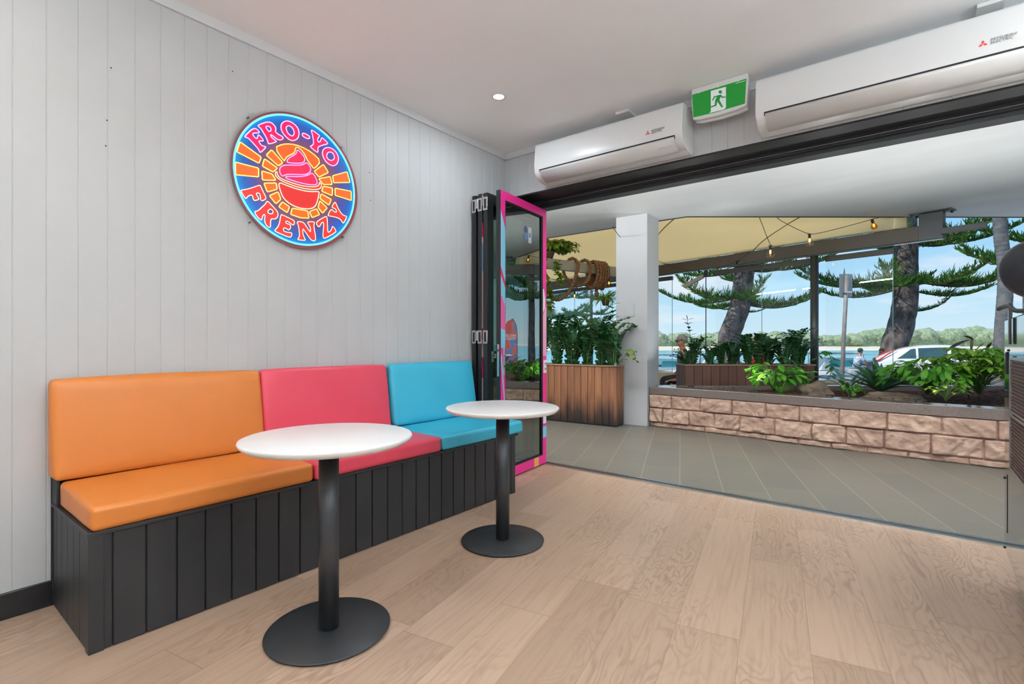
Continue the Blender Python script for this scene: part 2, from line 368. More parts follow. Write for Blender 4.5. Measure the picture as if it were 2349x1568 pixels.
SIGN=[
 ('pink',[-333,170,-280,238,-250,221,-253,215,-265,210,-284,204,-291,193,-269,174,-262,183,-259,201,-251,202,-228,181,-231,174,-250,171,-255,166,-248,154,-234,145,-218,149,-214,144,-244,105,-250,107,-256,122,-307,162,-317,167,-329,165],[]),
 ('pink',[-259,251,-255,259,-222,283,-197,296,-177,295,-161,283,-155,268,-160,251,-143,242,-119,238,-111,231,-117,220,-132,211,-150,211,-170,221,-184,227,-188,222,-179,209,-155,200,-154,193,-195,169,-201,170,-206,190,-222,215,-243,243,-251,247],[-216,260,-206,270,-193,270,-184,262,-185,248,-197,239,-206,248]),
 ('pink',[-127,292,-119,317,-94,338,-66,342,-33,331,-16,311,-12,284,-21,255,-47,233,-72,230,-102,246,-120,265],[-95,292,-91,306,-75,316,-56,310,-45,294,-43,276,-54,259,-72,260,-87,271]),
 ('pink',[6,289,12,301,50,297,57,288,50,273,12,278],[]),
 ('pink',[65,333,74,337,121,321,123,315,111,301,109,283,116,275,129,285,135,308,142,312,178,292,178,284,148,268,113,247,111,230,112,213,105,209,61,229,62,236,76,244,83,260,78,293,73,315],[]),
 ('pink',[140,214,148,241,173,262,206,266,240,251,257,223,254,192,237,165,212,153,181,159,154,179],[171,209,178,228,195,239,214,239,227,222,226,202,206,185,187,186,174,195]),
 ('red',[-354,-137,-344,-132,-305,-115,-251,-82,-245,-84,-231,-113,-213,-144,-218,-157,-237,-169,-245,-164,-245,-144,-251,-129,-263,-128,-270,-137,-258,-152,-252,-162,-271,-174,-285,-176,-289,-149,-303,-150,-318,-163,-325,-176,-332,-171,-344,-154],[]),
 ('red',[-280,-237,-263,-234,-238,-206,-218,-184,-209,-164,-200,-165,-166,-193,-142,-217,-145,-244,-163,-260,-184,-259,-188,-281,-187,-309,-197,-313,-215,-301,-223,-274,-218,-250,-223,-241,-233,-253,-238,-277,-246,-279,-268,-260],[-206,-225,-191,-203,-176,-209,-171,-220,-179,-232,-197,-233]),
 ('red',[-162,-322,-145,-304,-134,-276,-126,-224,-115,-225,-52,-242,-41,-250,-46,-273,-60,-270,-85,-255,-96,-258,-97,-270,-66,-274,-66,-290,-77,-310,-102,-296,-110,-303,-110,-319,-91,-323,-57,-320,-60,-339,-71,-352,-161,-330],[]),
 ('red',[-28,-247,7,-243,19,-248,40,-273,58,-295,63,-290,60,-264,42,-243,46,-235,86,-228,88,-233,84,-248,86,-272,97,-323,94,-343,76,-348,60,-339,35,-309,14,-284,10,-290,12,-320,27,-346,26,-353,-18,-356,-21,-352,-10,-336,-12,-301,-17,-269],[]),
 ('red',[101,-225,167,-176,175,-184,178,-231,179,-280,197,-269,208,-250,212,-234,222,-235,239,-257,236,-268,159,-320,148,-317,145,-293,152,-243,150,-218,137,-223,124,-250,114,-254,102,-240],[]),
 ('red',[181,-168,200,-128,211,-127,225,-137,245,-138,239,-121,225,-114,210,-113,211,-105,228,-74,236,-77,250,-104,273,-135,294,-148,317,-148,316,-159,294,-198,286,-196,276,-180,250,-170,211,-170,183,-171],[]),
 ('ray',[-357,131,-241,80,-253,41,-375,71],[]),
 ('ray',[-382,12,-256,13,-256,-37,-382,-57],[]),
 ('ray',[214,91,320,145,343,80,221,48],[]),
 ('ray',[232,16,351,24,353,-37,232,-30],[]),
 ('ray',[-181,140,-114,84,-141,57,-213,100],[]),
 ('ray',[-223,76,-146,43,-172,13,-235,30],[]),
 ('ray',[-238,2,-177,0,-156,-31,-234,-49],[]),
 ('ray',[-226,-65,-154,-46,-148,-81,-206,-111],[]),
 ('ray',[-194,-129,-143,-95,-126,-135,-156,-168],[]),
 ('ray',[-117,-148,-73,-168,-87,-206,-139,-182],[]),
 ('ray',[-57,-173,43,-169,52,-212,-4,-220,-66,-212],[]),
 ('ray',[54,-171,103,-143,123,-176,72,-205],[]),
 ('ray',[125,-88,176,-123,143,-163,112,-133],[]),
 ('ray',[133,-43,205,-62,188,-103,125,-74],[]),
 ('ray',[148,8,213,13,211,-37,137,-26],[]),
 ('ray',[116,47,197,82,211,34,150,19],[]),
 ('ray',[86,86,150,146,184,104,118,58],[]),
 ('halo',[-164,158,-116,192,-68,209,-4,215,69,199,133,162,86,99,69,116,41,141,25,172,-4,198,-29,202,-36,191,-38,174,-47,158,-88,128,-99,110,-106,92],[]),
 ('swirl',[-26,190,-4,177,17,160,26,142,16,120,-11,108,-87,90,-88,103,-78,122,-47,145,-27,167],[]),
 ('swirl',[36,128,58,110,65,88,54,68,25,48,-75,26,-99,16,-117,1,-133,19,-134,44,-119,65,-88,77,-11,96,17,109],[]),
 ('swirl',[72,73,95,54,108,23,101,5,54,-6,-11,-9,-75,-6,-102,0,-88,10,-40,20,17,36,54,57],[]),
 ('cuprim',[-148,23,-159,15,-159,-5,-136,-21,-88,-33,-4,-39,69,-32,122,-17,139,6,129,25,120,26,122,12,103,-6,50,-19,-11,-24,-88,-19,-133,-11,-148,5],[]),
 ('cup',[-143,-36,-88,-46,-19,-52,54,-49,120,-30,118,-51,103,-117,76,-147,32,-160,-26,-162,-75,-149,-112,-124,-129,-88],[]),
]
EXITP={'door':[128,-48,224,-50,224,-186,212,-195,184,-195,118,-193,128,-185],'man':[136,-112,149,-90,191,-91,207,-111,222,-111,222,-119,203,-118,191,-106,183,-124,208,-178,195,-177,169,-131,164,-158,116,-160,116,-152,153,-149,157,-117,167,-99,156,-98,143,-115,137,-116],'head':[200,-77,199,-81,196,-84,193,-86,189,-85,184,-83,181,-79,178,-75,177,-70,178,-66,181,-63,184,-62,189,-62,193,-64,196,-68,199,-72],'panel':[3,-36,349,-36,340,-193,172,-199,12,-193]}
def setmap(m, rot, loc):
    for n in m.node_tree.nodes:
        if n.type == 'MAPPING' and n.inputs[0].links and n.inputs[0].links[0].from_node.type == 'TEX_COORD':
            n.inputs['Rotation'].default_value = (0, 0, math.radians(rot)); n.inputs['Location'].default_value = loc
setmap(M['floor'], -10.5, (-2.097, .35, 0)); setmap(M['pave'], -19.7, (-1.532, .1, 0))
RX, RY, CZ = 6.4, -7.2, 2.866       # room extents
# ------------------------------------------------------------ room shell
struct(box('floor', (-.12, RY-.1, -.1), (RX+.1, .246, 0), M['floor']))
struct(box('ceiling', (-.12, RY-.1, CZ), (RX+.1, .36, CZ+.5), M['ceil']))
struct(box('wall_back', (-.12, RY-.1, 0), (RX+.1, RY, CZ), M['wall']))
struct(box('wall_right', (RX, RY, 0), (RX+.1, .36, CZ), M['wall']))
def vboards(y0, y1, pitch, phase, g=.006, d=.004):
    """outline of boards with V grooves, as (along, depth)"""
    pts = [(y0, 0)]; k = math.ceil((y0-phase)/pitch)
    while phase+k*pitch < y1-g:
        c = phase+k*pitch
        if c > y0+g: pts += [(c-g/2, 0), (c-g*.2, -d), (c+g*.2, -d), (c+g/2, 0)]
        k += 1
    return pts+[(y1, 0)]
pr = vboards(RY, .36, .1062, -3.165, .005, .0022)
o = MB().prism(pr+[(.36, -.12), (RY, -.12)], lambda u, v, h: (v, u, h), 0, CZ).build('wall_left', M['wall']); struct(recalc(o))
pr = vboards(0, RX, .106, .05, .004, .002)
o = MB().prism(pr+[(RX, -.36), (0, -.36)], lambda u, v, h: (u, -v, h), 2.464, CZ).build('wall_front', M['wall']); struct(recalc(o))
# scotia-like cornice strips
for nm, f in (('trim_1', lambda u, v, h: (u, h, v)), ('trim_2', lambda u, v, h: (h, -u, v))):
    a, b_ = (RY, 0) if nm == 'trim_1' else (0, RX)
    o = MB().prism([(0, 2.815), (.016, 2.815), (.018, 2.823), (.018, CZ), (0, CZ)], f, a, b_).build(nm, M['whitepaint']); struct(recalc(o))
struct(box('baseboard_left', (0, RY, 0), (.015, -3.15, .108), M['blackgloss'], bevel=.003))
# door head: reveal, frame and running track above the folding doors
h = MB().box((-.05, .004, 2.452), (RX, .246, 2.464)).box((-.05, .246, 2.384), (RX, .36, 2.464)).box((-.05, .225, 2.41), (RX, .246, 2.464))
struct(h.build('trim_3', M['alu'], bevel=.002))
struct(box('trim_4', (.33, .2243, 2.4305), (RX, .2255, 2.4335), M['track']))
# floor track
t = MB()
t.box((0, .246, -.1), (RX, .346, .001)).box((0, .246, .001), (RX, .262, .009)).box((0, .285, .001), (RX, .296, .006)).box((0, .322, .001), (RX, .346, .009))
struct(t.build('trim_5', M['track']))
struct(box('trim_6', (0, .262, .001), (RX, .285, .0025), M['darkslot'])); struct(box('trim_7', (0, .296, .001), (RX, .322, .0025), M['darkslot']))
# small nail holes in the boards
nh = MB()
for y, z in ((-2.955, 2.17), (-2.96, 2.05), (-2.94, 2.42), (-1.497, 2.31), (-1.49, 2.12), (-2.40, 2.63)):
    nh.lathe([(0, 0), (.0035, 0), (.003, .0006), (0, .0006)], (0, 0, 0), 8, Matrix.Translation((.0002, y, z)) @ Matrix.Rotation(PI/2, 4, 'Y'))
tag(nh.build('nail_holes', M['darkslot']), 'tiny dark nail holes dotted over the white wall boards', 'nail holes', kind='stuff')

# ------------------------------------------------------------ ceiling lights
def downlight(loc, label, r=.045, watts=LAMP, group=None):
    t = thing('downlight', label, 'ceiling light', loc, 0, group)
    MB().lathe([(r, 0), (r+.010, -.0), (r+.010, -.004), (r, -.006), (r-.004, -.004)], seg=32, caps=False).build('trim_ring', M['white'], t, True)
    m = bsdf('lamp_lens', (1, 1, 1), .5, emis=(1, .97, .93), es=6)
    MB().lathe([(0, -.003), (r-.003, -.003)], seg=32).build('lens', m, t)
    l = bpy.data.lights.new('lamp', 'AREA'); l.shape = 'DISK'; l.size = max(.1, r*2); l.energy = watts; l.color = (.80, .92, 1)
    lo = bpy.data.objects.new('lamp', l); COL.objects.link(lo); lo.parent = t; lo.location = (0, 0, -.012)
    return t
downlight((.665, -.901, CZ), 'round recessed downlight glowing in the ceiling above the turquoise seat', .040, 9)
for i, (x, y) in enumerate(((.8, -4.9), (2.75, -5.0), (4.9, -5.0), (3.1, -2.7), (5.1, -2.4), (3.9, -1.0), (5.6, -.8), (1.2, -6.6), (3.6, -6.7), (5.7, -6.7), (1.05, -3.35))):  # unseen lamps added to light the room evenly
    downlight((x, y, CZ), 'round ceiling fill lamp added behind or beside the photographer', .16, LAMP, 'fill lamps added outside the picture')

def fill(x0, x1, y, z=2.38, rz=0):  # unseen suspended lamp added to brighten ceiling and walls
    t = thing('added_fill_light', 'long suspended white fill light added behind the photographer', 'pendant light', (x0, y, z), rz, 'suspended fill lights added outside the picture')
    box('housing', (0, -.04, -.03), (x1-x0, .04, .03), M['white'], t, .004)
    for x in (.2, x1-x0-.2): MB().tube([(x, 0, .03), (x, 0, CZ-z)], .002, 6).build('cable', M['chrome'], t)
    for s, e in ((1, UPW), (-1, DNW)):
        l = bpy.data.lights.new('lamp', 'AREA'); l.shape = 'RECTANGLE'; l.size = x1-x0-.05; l.size_y = .07; l.energy = e; l.color = (.80, .92, 1)
        lo = bpy.data.objects.new('lamp', l); COL.objects.link(lo); lo.parent = t; lo.location = ((x1-x0)/2, 0, .034*s); lo.rotation_euler = (PI if s > 0 else 0, 0, 0)
fill(2.3, 5.8, -3.3, 2.25); fill(1.0, 5.4, -5.6, 2.25); fill(4.75, 7.6, -3.1, 2.25, PI/2)
# ------------------------------------------------------------ bench seat
B0, B1, BX = -3.15, -.614, .59
bench = thing('banquette_bench', 'long black panelled bench base against the white board wall', 'bench', (0, B0, 0))
def L(y): return y-B0
pf = vboards(L(B0)+.045, L(B1)-.02, .1062, L(-3.078), .008, .009)
o = MB().prism(pf+[(L(B1)-.02, -.018), (L(B0)+.045, -.018)], lambda u, v, h: (BX-.004+v, u, h), .004, .428).build('front_panel', M['black'], bench); recalc(o)
pe = vboards(.012, BX-.03, .094, .075, .006, .006)
o = MB().prism(pe+[(BX-.03, -.018), (.012, -.018)], lambda u, v, h: (u, .004-v, h), .004, .428).build('end_panel', M['black'], bench); recalc(o)
box('end_panel', (.012, L(B1)-.022, .004), (BX-.03, L(B1)-.004, .428), M['black'], bench)
box('corner_post', (BX-.04, 0, 0), (BX, .046, .430), M['black'], bench, .002)
box('corner_post', (BX-.04, L(B1)-.046, 0), (BX, L(B1), .430), M['black'], bench, .002)
box('seat_board', (.012, -.004, .430), (BX+.006, L(B1)+.03, .446), M['black'], bench, .002)
box('back_board', (.001, -.002, .0), (.012, L(B1), .93), M['black'], bench)
box('back_board', (.012, 0.0, .446), (.10, .012, .565), M['black'], bench, .002)
def cushion_mesh(pts_fn, nu, nv, thick_r): ...
def soft_box(dims, r=.02, seg=4, puff=.006, n=10):
    """rounded upholstered block built from a gridded box"""
    bm = bmesh.new(); bmesh.ops.create_cube(bm, size=1)
    bmesh.ops.scale(bm, vec=dims, verts=bm.verts)
    bmesh.ops.bevel(bm, geom=bm.edges[:], offset=r, segments=seg, profile=.5, affect='EDGES')
    long = [e for e in bm.edges if e.calc_length() > .06]
    bmesh.ops.subdivide_edges(bm, edges=long, cuts=n, use_grid_fill=True)
    for v in bm.verts:
        q = [abs(v.co[i])/(dims[i]/2) for i in range(3)]
        for i in range(3):
            j, k = (i+1) % 3, (i+2) % 3
            if q[i] > .97: v.co[i] += math.copysign(puff*(1-q[j]**4)*(1-q[k]**4), v.co[i])
    return bm
def seatpad(name, y0, y1, mat, label):
    d = (.485, y1-y0-.004, .098); bm = soft_box(d, .018, 4, .004)
    for v in bm.verts:       # a little higher towards the wall, rounded front edge
        v.co.z += -.035*v.co.x*max(0, min(1, (v.co.z+.03)/.07))
        v.co += Vector((noise.noise(v.co*4+Vector((y0, 0, 0)))*.002,)*3)
    me = bpy.data.meshes.new(name); bm.to_mesh(me); bm.free(); me.materials.append(mat); me.polygons.foreach_set('use_smooth', [True]*len(me.polygons))
    o = bpy.data.objects.new(name, me); COL.objects.link(o); o.location = (.360, (y0+y1)/2, .446+.049+.0005)
    return tag(o, label, 'seat cushion')
def backpad(name, y0, y1, mat, label, dx=0):
    H = .425; d = (.085, y1-y0-.004, H); bm = soft_box(d, .02, 4, .005)
    for v in bm.verts:
        t = .5-v.co.z/H       # 0 top .. 1 bottom: the pad leans, thicker at the foot
        if v.co.x > 0: v.co.x += -.02 + .062*t
        v.co += Vector((noise.noise(v.co*3+Vector((y0, 3, 0)))*.003, 0, noise.noise(v.co*2.3+Vector((y0, 9, 0)))*.003))
    me = bpy.data.meshes.new(name); bm.to_mesh(me); bm.free(); me.materials.append(mat); me.polygons.foreach_set('use_smooth', [True]*len(me.polygons))
    o = bpy.data.objects.new(name, me); COL.objects.link(o); o.location = (.012+.0425+.003+dx, (y0+y1)/2, .557+H/2)
    return tag(o, label, 'backrest cushion')
seatpad('seat_cushion', -3.145, -2.268, M['orange'], 'orange vinyl seat cushion on the near end of the black bench')
seatpad('seat_cushion', -2.262, -1.388, M['red'], 'coral red vinyl seat cushion in the middle of the bench')
seatpad('seat_cushion', -1.382, -.53, M['blue'], 'turquoise vinyl seat cushion at the far end of the bench')
backpad('back_cushion', -3.165, -2.283, M['orange'], 'tall orange vinyl backrest cushion leaning on the white wall')
backpad('back_cushion', -2.278, -1.412, M['red'], 'coral red vinyl backrest cushion between orange and turquoise ones')
backpad('back_cushion', -1.392, -.545, M['blue'], 'turquoise vinyl backrest cushion beside the folded doors', .012)

# ------------------------------------------------------------ tables
def table(loc, label):
    t = thing('pedestal_table', label, 'table', loc)
    MB().lathe([(0, .7405), (.285, .7405), (.307, .743), (.318, .752), (.324, .762), (.322, .768), (.315, .7705), (0, .7705)], seg=96).build('tabletop', M['tabletop'], t, True, 0)
    MB().lathe([(0, .728), (.11, .728), (.112, .7395), (0, .7395)], seg=32).build('mounting_plate', M['steelblack'], t)
    MB().lathe([(.0385, .013), (.0385, .728)], seg=48).build('column', M['steelblack'], t, True)
    MB().lathe([(0, .006), (.230, .006), (.2355, .008), (.2365, .011), (.234, .0135), (.10, .0155), (.045, .016), (0, .016)], seg=96).build('base_plate', M['steelblack'], t, True)
    for k in range(4):
        a = k*PI/2+.6; MB().lathe([(0, 0), (.013, 0), (.013, .006), (0, .006)], (.205*math.cos(a), .205*math.sin(a), 0), 12).build('foot_pad', M['darkslot'], t)
    return t
t1 = table((1.128, -2.518, 0), 'near round white cafe table on a black pedestal in front of the red seat')
t2 = dup(t1, (1.102, -1.395, 0), label='far round white cafe table on a black pedestal beside the turquoise seat')

# ------------------------------------------------------------ folding glass doors
DH = 2.372
def leafdoor(xn, yn, xf, yf, label, stile=.075, th=.042, wrap=False, handle=False, hinges=(), hs=1):
    """door leaf from its near edge (xn,yn) to its far edge (xf,yf); x grows towards the room"""
    a = math.atan2(yf-yn, xf-xn); Lw = math.hypot(xf-xn, yf-yn)
    t = thing('folding_door', label, 'door', (xn, yn, .012), a)
    # local: u along the leaf, v across (v<0 faces the room side), z up
    H = DH-.012
    f = MB(); f.box((0, -th/2, 0), (stile, th/2, H)).box((Lw-stile, -th/2, 0), (Lw, th/2, H)).box((stile, -th/2, H-stile), (Lw-stile, th/2, H)).box((stile, -th/2, 0), (Lw-stile, th/2, stile+.01))
    f.build('frame', M['alu'], t, bevel=.0015)
    g = .012
    b = MB()
    for s in (-1, 1):
        y0, y1 = sorted((s*(th/2-.012), s*(th/2-.004)))
        b.box((stile, y0, stile+.01), (stile+g, y1, H-stile)).box((Lw-stile-g, y0, stile+.01), (Lw-stile, y1, H-stile)).box((stile+g, y0, stile+.01), (Lw-stile-g, y1, stile+.01+g)).box((stile+g, y0, H-stile-g), (Lw-stile-g, y1, H-stile))
    b.build('glazing_bead', M['darkslot'], t)
    box('glass_pane', (stile, -.004, stile+.01), (Lw-stile, .004, H-stile), M['doorglass'], t)
    for z in hinges:
        hg = MB().box((-.006, -.024, z-.055), (-.0005, -.012, z+.055)).box((-.006, .010, z-.055), (-.0005, .022, z+.055)).box((-.006, -.012, z+.040), (-.0005, .010, z+.055)).box((-.006, -.012, z-.055), (-.0005, .010, z-.040))
        hg.tube([(-.009, -.024*hs, z-.03), (-.009, -.024*hs, z+.05)], .007, 10)
        hg.build('hinge', M['chrome'], t, bevel=.001)
    if wrap:      # printed film on the face of the frame that looks into the room
        y0, y1 = -th/2-.0012, -th/2-.0002
        pink, sky_, lil, org, wht, pale, red_ = (flat('wrap_pink', (232, 44, 140), .35), flat('wrap_sky_blue', (132, 206, 232), .35), flat('wrap_soft_pink', (224, 96, 160), .35), flat('wrap_orange', (242, 172, 96), .35), flat('wrap_white', (226, 226, 230), .35), flat('wrap_pale_pink', (238, 158, 190), .35), flat('wrap_crimson', (206, 40, 90), .35))
        F = MB(); z2 = stile+.01
        fn = lambda u, v, h: (u, h, v)
        F.box((0.003, y0, 0), (stile, y1, H)).box((Lw-stile, y0, 0), (Lw-.003, y1, H)).box((stile, y0, H-stile), (Lw-stile, y1, H)).box((stile, y0, 0), (Lw-stile, y1, z2))
        F.build('printed_wrap', pink, t)
        y2 = y0-.0006
        def patch(poly, m, nm='wrap_patch'): recalc(MB().prism(poly, fn, y2, y0-.0001).build(nm, m, t))
        s_ = stile
        patch([(.003, 2.20), (s_, 2.05), (s_, 1.62), (.003, 1.74)], sky_); patch([(.003, 1.74), (s_, 1.62), (s_, 1.58), (.003, 1.68)], red_)
        patch([(.003, 1.67), (s_, 1.57), (s_, 1.42), (.003, 1.52)], sky_); patch([(.003, 1.52), (s_, 1.42), (s_, 1.22), (.003, 1.24)], lil)
        patch([(.003, 1.24), (s_, 1.22), (s_, 1.08), (.003, 1.08)], sky_)
        patch([(.003, .99), (.016, 1.04), (s_, .60), (s_, .50), (.055, .60)], sky_)
        a0 = Lw-s_
        patch([(a0, 1.62), (a0+.02, 1.62), (a0+.045, 1.52), (a0+.04, 1.44), (a0, 1.40)], wht); patch([(a0, 1.38), (Lw-.003, 1.46), (Lw-.003, 1.0), (a0, 1.0)], pale)
        patch([(a0+.01, .96), (Lw-.003, .96), (Lw-.003, .84), (a0+.01, .84)], wht)
        for z in (.93, .88): recalc(MB().box((a0+.035, y2-.0005, z-.012), (Lw-.01, y2, z+.006)).build('wrap_mark', red_, t))
        patch([(a0, .455), (Lw-.003, .53), (Lw-.003, .455)], sky_); patch([(a0+.005, .44), (Lw-.01, .44), (Lw-.005, .41), (Lw-.01, .37), (a0+.005, .37)], wht)
        patch([(a0, .345), (Lw-.003, .345), (Lw-.003, .24), (a0, .24)], sky_)
        patch([(.55, .0), (.635, .0), (.635, z2), (.55, z2)], org)
        # stickers on the glass
        g1 = flat('sticker_blue', (96, 132, 190), .4); g2 = flat('sticker_white', (214, 222, 220), .4)
        st = MB().lathe([(0, 0), (.028, 0)], seg=24, T=Matrix.Translation((.43, -.0056, 2.12)) @ Matrix.Rotation(PI/2, 4, 'X')).box((.40, -.0054, 2.03), (.46, -.0046, 2.075)); st.build('window_sticker', g1, t)
        box('window_sticker', (.475, -.0054, 2.01), (.53, -.0046, 2.15), g2, t); box('window_sticker', (.485, -.0062, 2.06), (.515, -.0055, 2.10), g1, t)
    if handle:
        u = .045
        pz = 1.02; s = -1
        pl = box('lock_plate', (u-.012, -th/2-.008, pz-.16), (u+.012, -th/2-.0013, pz+.07), M['chrome'], t, .002)
        MB().tube([(0, 0, 0), (0, -.032, 0), (.004, -.042, 0), (.02, -.045, 0), (.12, -.042, 0)], .008, 12).build('lever', M['chrome'], pl, True).location = (u, -th/2-.008, pz)
        MB().tube([(0, 0, 0), (0, -.006, 0)], .008, 12).build('key_cylinder', M['steelblack'], pl).location = (u, -th/2-.008, pz-.09)
        ed = box('edge_lock', (-.002, -.008, pz-.17), (0.0005, .010, pz+.09), M['chrome'], t); box('strike', (-.004, -.004, pz+.03), (-.0021, .006, pz+.05), M['darkslot'], ed)
        pl = box('lock_plate', (u-.012, th/2+.0002, pz-.05), (u+.012, th/2+.007, pz+.05), M['chrome'], t, .002)
        MB().tube([(0, 0, 0), (0, .032, 0), (.004, .042, 0), (.02, .045, 0), (.12, .042, 0)], .008, 12).build('lever', M['chrome'], pl, True).location = (u, th/2+.007, pz)
    return t
leafdoor(.317, -.484, .235, .296, 'opened glass door with hot pink and sky blue printed frame', wrap=True, handle=True, stile=.07)
dC = leafdoor(.182, -.489, .150, .296, 'black framed folded glass door just behind the pink one', hinges=(2.27, 1.17), hs=1)
dB = leafdoor(.122, -.489, .098, .296, 'black folded glass door second from the white wall', hinges=(2.27, 1.17), hs=-1)
leafdoor(.048, -.480, .042, .296, 'black folded glass door closest to the white wall', hinges=(2.27, 1.17))
# flush pull on the third leaf and the printed strip seen between the leaves
pl = box('flush_handle', (.055, -.0225, .96), (.085, -.0212, 1.05), M['chrome'], dC, .001)
MB().tube([(0, 0, 0), (0, -.03, 0), (.05, -.034, 0)], .007, 10).build('lever', M['chrome'], pl, True).location = (.07, -.0225, 1.0)
st = MB()
for i, (z0, z1) in enumerate(((0.02, .55), (.55, .83), (.83, 1.0), (1.0, 1.15), (1.15, 1.24), (1.24, 1.72), (1.72, 1.95), (1.95, 2.0), (2.0, 2.12), (2.26, 2.35))):
    st.box((.002, -.0222, z0), (.07, -.0212, z1), i % 2 if i not in (6,) else 2)
st.build('printed_wrap', [flat('wrap_deep_pink', (196, 36, 92), .4), flat('wrap_cream', (222, 190, 180), .4), flat('wrap_blue2', (130, 170, 206), .4)], dB)

# ------------------------------------------------------------ neon sign
def spts(a): return [(a[i]/1000, a[i+1]/1000) for i in range(0, len(a), 2)]
sign = thing('neon_sign', 'round lit neon sign reading FRO-YO FRENZY with swirl cup', 'sign', (0, -2.014, 2.114))
sf = lambda u, v, h: (h, u, v)
glow = lambda n, c, e, es: bsdf(n, srgb(*c), .35, emis=srgb(*e), es=es)
def disc(r, n=96): return [(r*math.cos(2*PI*k/n), r*math.sin(2*PI*k/n)) for k in range(n)]
ac = glassmat('clear_acrylic', (.97, .98, .98), .03)
def ear(r, n=128):
    q = []
    for k in range(n):
        a = 2*PI*k/n; e = max(0, 1-min(abs((a-b_+PI) % (2*PI)-PI) for b_ in (.80, PI-.80, PI+.80, -.80+2*PI))/.09)
        q.append(((r+.022*e)*math.cos(a), (r+.022*e)*math.sin(a)))
    return q
recalc(MB().prism(ear(.416), sf, .012, .016).build('acrylic_backing', ac, sign))
recalc(MB().prism(disc(.404), sf, .0162, .020).build('red_rim', bsdf('rim_print', srgb(150, 62, 66), .4), sign))
m = bsdf('sign_print', srgb(20, 84, 176), .35); nt = m.node_tree      # printed rings: blue outside, violet, plum towards the middle
v = coords(nt); ln = nt.nodes.new('ShaderNodeVectorMath'); ln.operation = 'LENGTH'; nt.links.new(v, ln.inputs[0])
c = ramp(nt, [(.16, srgb(150, 74, 90)), (.235, srgb(120, 78, 112)), (.285, srgb(78, 76, 160)), (.34, srgb(30, 96, 190)), (.375, srgb(0, 136, 214))], ln.outputs['Value'])
nt.links.new(c, nt.nodes['Principled BSDF'].inputs['Base Color']); nt.links.new(c, nt.nodes['Principled BSDF'].inputs['Emission Color']); nt.nodes['Principled BSDF'].inputs['Emission Strength'].default_value = .15
recalc(MB().prism([(u-.008, v) for u, v in disc(.386)], sf, .0202, .023).build('face_panel', m, sign))
ringm = glow('cyan_neon', (120, 240, 250), (96, 248, 255), 1.25)
MB().tube([(.027, .3815*math.cos(2*PI*k/96)-.008, .3815*math.sin(2*PI*k/96)) for k in range(96)], .0055, 8, True).build('ring_tube', ringm, sign, True)
NM = {'pink': ('letter', (255, 22, 100), (255, 176, 226), .003), 'red': ('letter', (255, 52, 54), (255, 222, 176), .0024), 'ray': ('ray', (255, 112, 34), (255, 236, 110), .0028),
      'halo': ('halo', (250, 104, 34), (255, 236, 110), .0028), 'swirl': ('swirl', (236, 34, 86), (255, 150, 226), .0030), 'cuprim': ('cup_rim', (255, 60, 40), (255, 226, 184), .0024), 'cup': ('cup', (226, 44, 42), (255, 226, 184), .0028)}
GM = {}
for kind, outer, inner in SIGN:
    nm, fc, tc_, tr = NM[kind]
    if kind not in GM: GM[kind] = (glow(kind+'_panel', fc, fc, .12), glow(kind+'_neon', tc_, tc_, 1.1))
    O = spts(outer); I = spts(inner)
    if kind in ('ray',): O = rounded(O, .006)
    else: O = smoothloop(O, 1 if kind in ('halo',) else 2)
    I = smoothloop(I, 2) if I else None
    if kind == 'cuprim': pan = recalc(MB().prism(O, sf, .0232, .0246).build(nm, GM[kind][0], sign))
    else: pan = recalc(MB().prism(O, sf, .0232, .025, holes=[I] if I else None).build(nm, GM[kind][0], sign))
    MB().tube([(.0265, a, b_) for a, b_ in O], tr, 6, True).build('neon_tube', GM[kind][1], pan, True)
    if I: MB().tube([(.0265, a, b_) for a, b_ in I], tr, 6, True).build('neon_tube', GM[kind][1], pan, True)
for y, z in ((-2.321, 2.40), (-1.729, 2.41), (-2.311, 1.814), (-1.716, 1.828)):
    MB().tube([(.0002, y+2.014, z-2.114), (.019, y+2.014, z-2.114)], .0055, 12).build('standoff_screw', bsdf('screw_grey', (.16, .16, .16), .4, .6), sign)
pl = bpy.data.lights.new('sign_glow', 'POINT'); pl.energy = .7; pl.color = (1, .35, .38); pl.shadow_soft_size = .2
po = bpy.data.objects.new('sign_glow', pl); COL.objects.link(po); po.parent = sign; po.location = (.25, 0, .1)

# ------------------------------------------------------------ exit sign
ex = thing('exit_sign', 'green running man exit sign in a white case on the ceiling', 'exit sign', (1.767, -.164, CZ))
exf = lambda u, v, h: (u, -h, v-.002)
case = [(0, 0), (.357, 0), (.360, -.08), (.352, -.205), (.30, -.216), (.178, -.222), (.05, -.216), (.008, -.205), (-.002, -.08)]
o = MB().prism(case, exf, -.030, 0.0).build('case', M['white'], ex, bevel=.004); recalc(o)
o = MB().prism([(u*.96+.012, v*1.0-.012 if v < -.1 else v) for u, v in case], exf, -.058, -.034).build('rear_diffuser', M['white'], ex, bevel=.003); recalc(o)
o = MB().prism(spts(EXITP['panel']), exf, .0003, .0012).build('green_panel', glow('exit_green', (22, 140, 46), (22, 140, 46), .12), ex); recalc(o)
wm = glow('exit_white', (226, 230, 232), (230, 232, 236), .12); gm = glow('exit_green_man', (30, 142, 56), (30, 142, 56), .1)
o = MB().prism(spts(EXITP['door']), exf, .0014, .0018).build('door_symbol', wm, ex); recalc(o)
o = MB().prism(spts(EXITP['man']), exf, .0020, .0026).prism(spts(EXITP['head']), exf, .0020, .0026).build('running_man', gm, ex); recalc(o)
for u in (.05, .175, .30): box('clip', (u-.004, -.002, -.040), (u+.004, -.0004, -.034), wm, ex)
box('small_print', (.285, -.0016, -.0505), (.343, -.0013, -.0475), wm, ex)

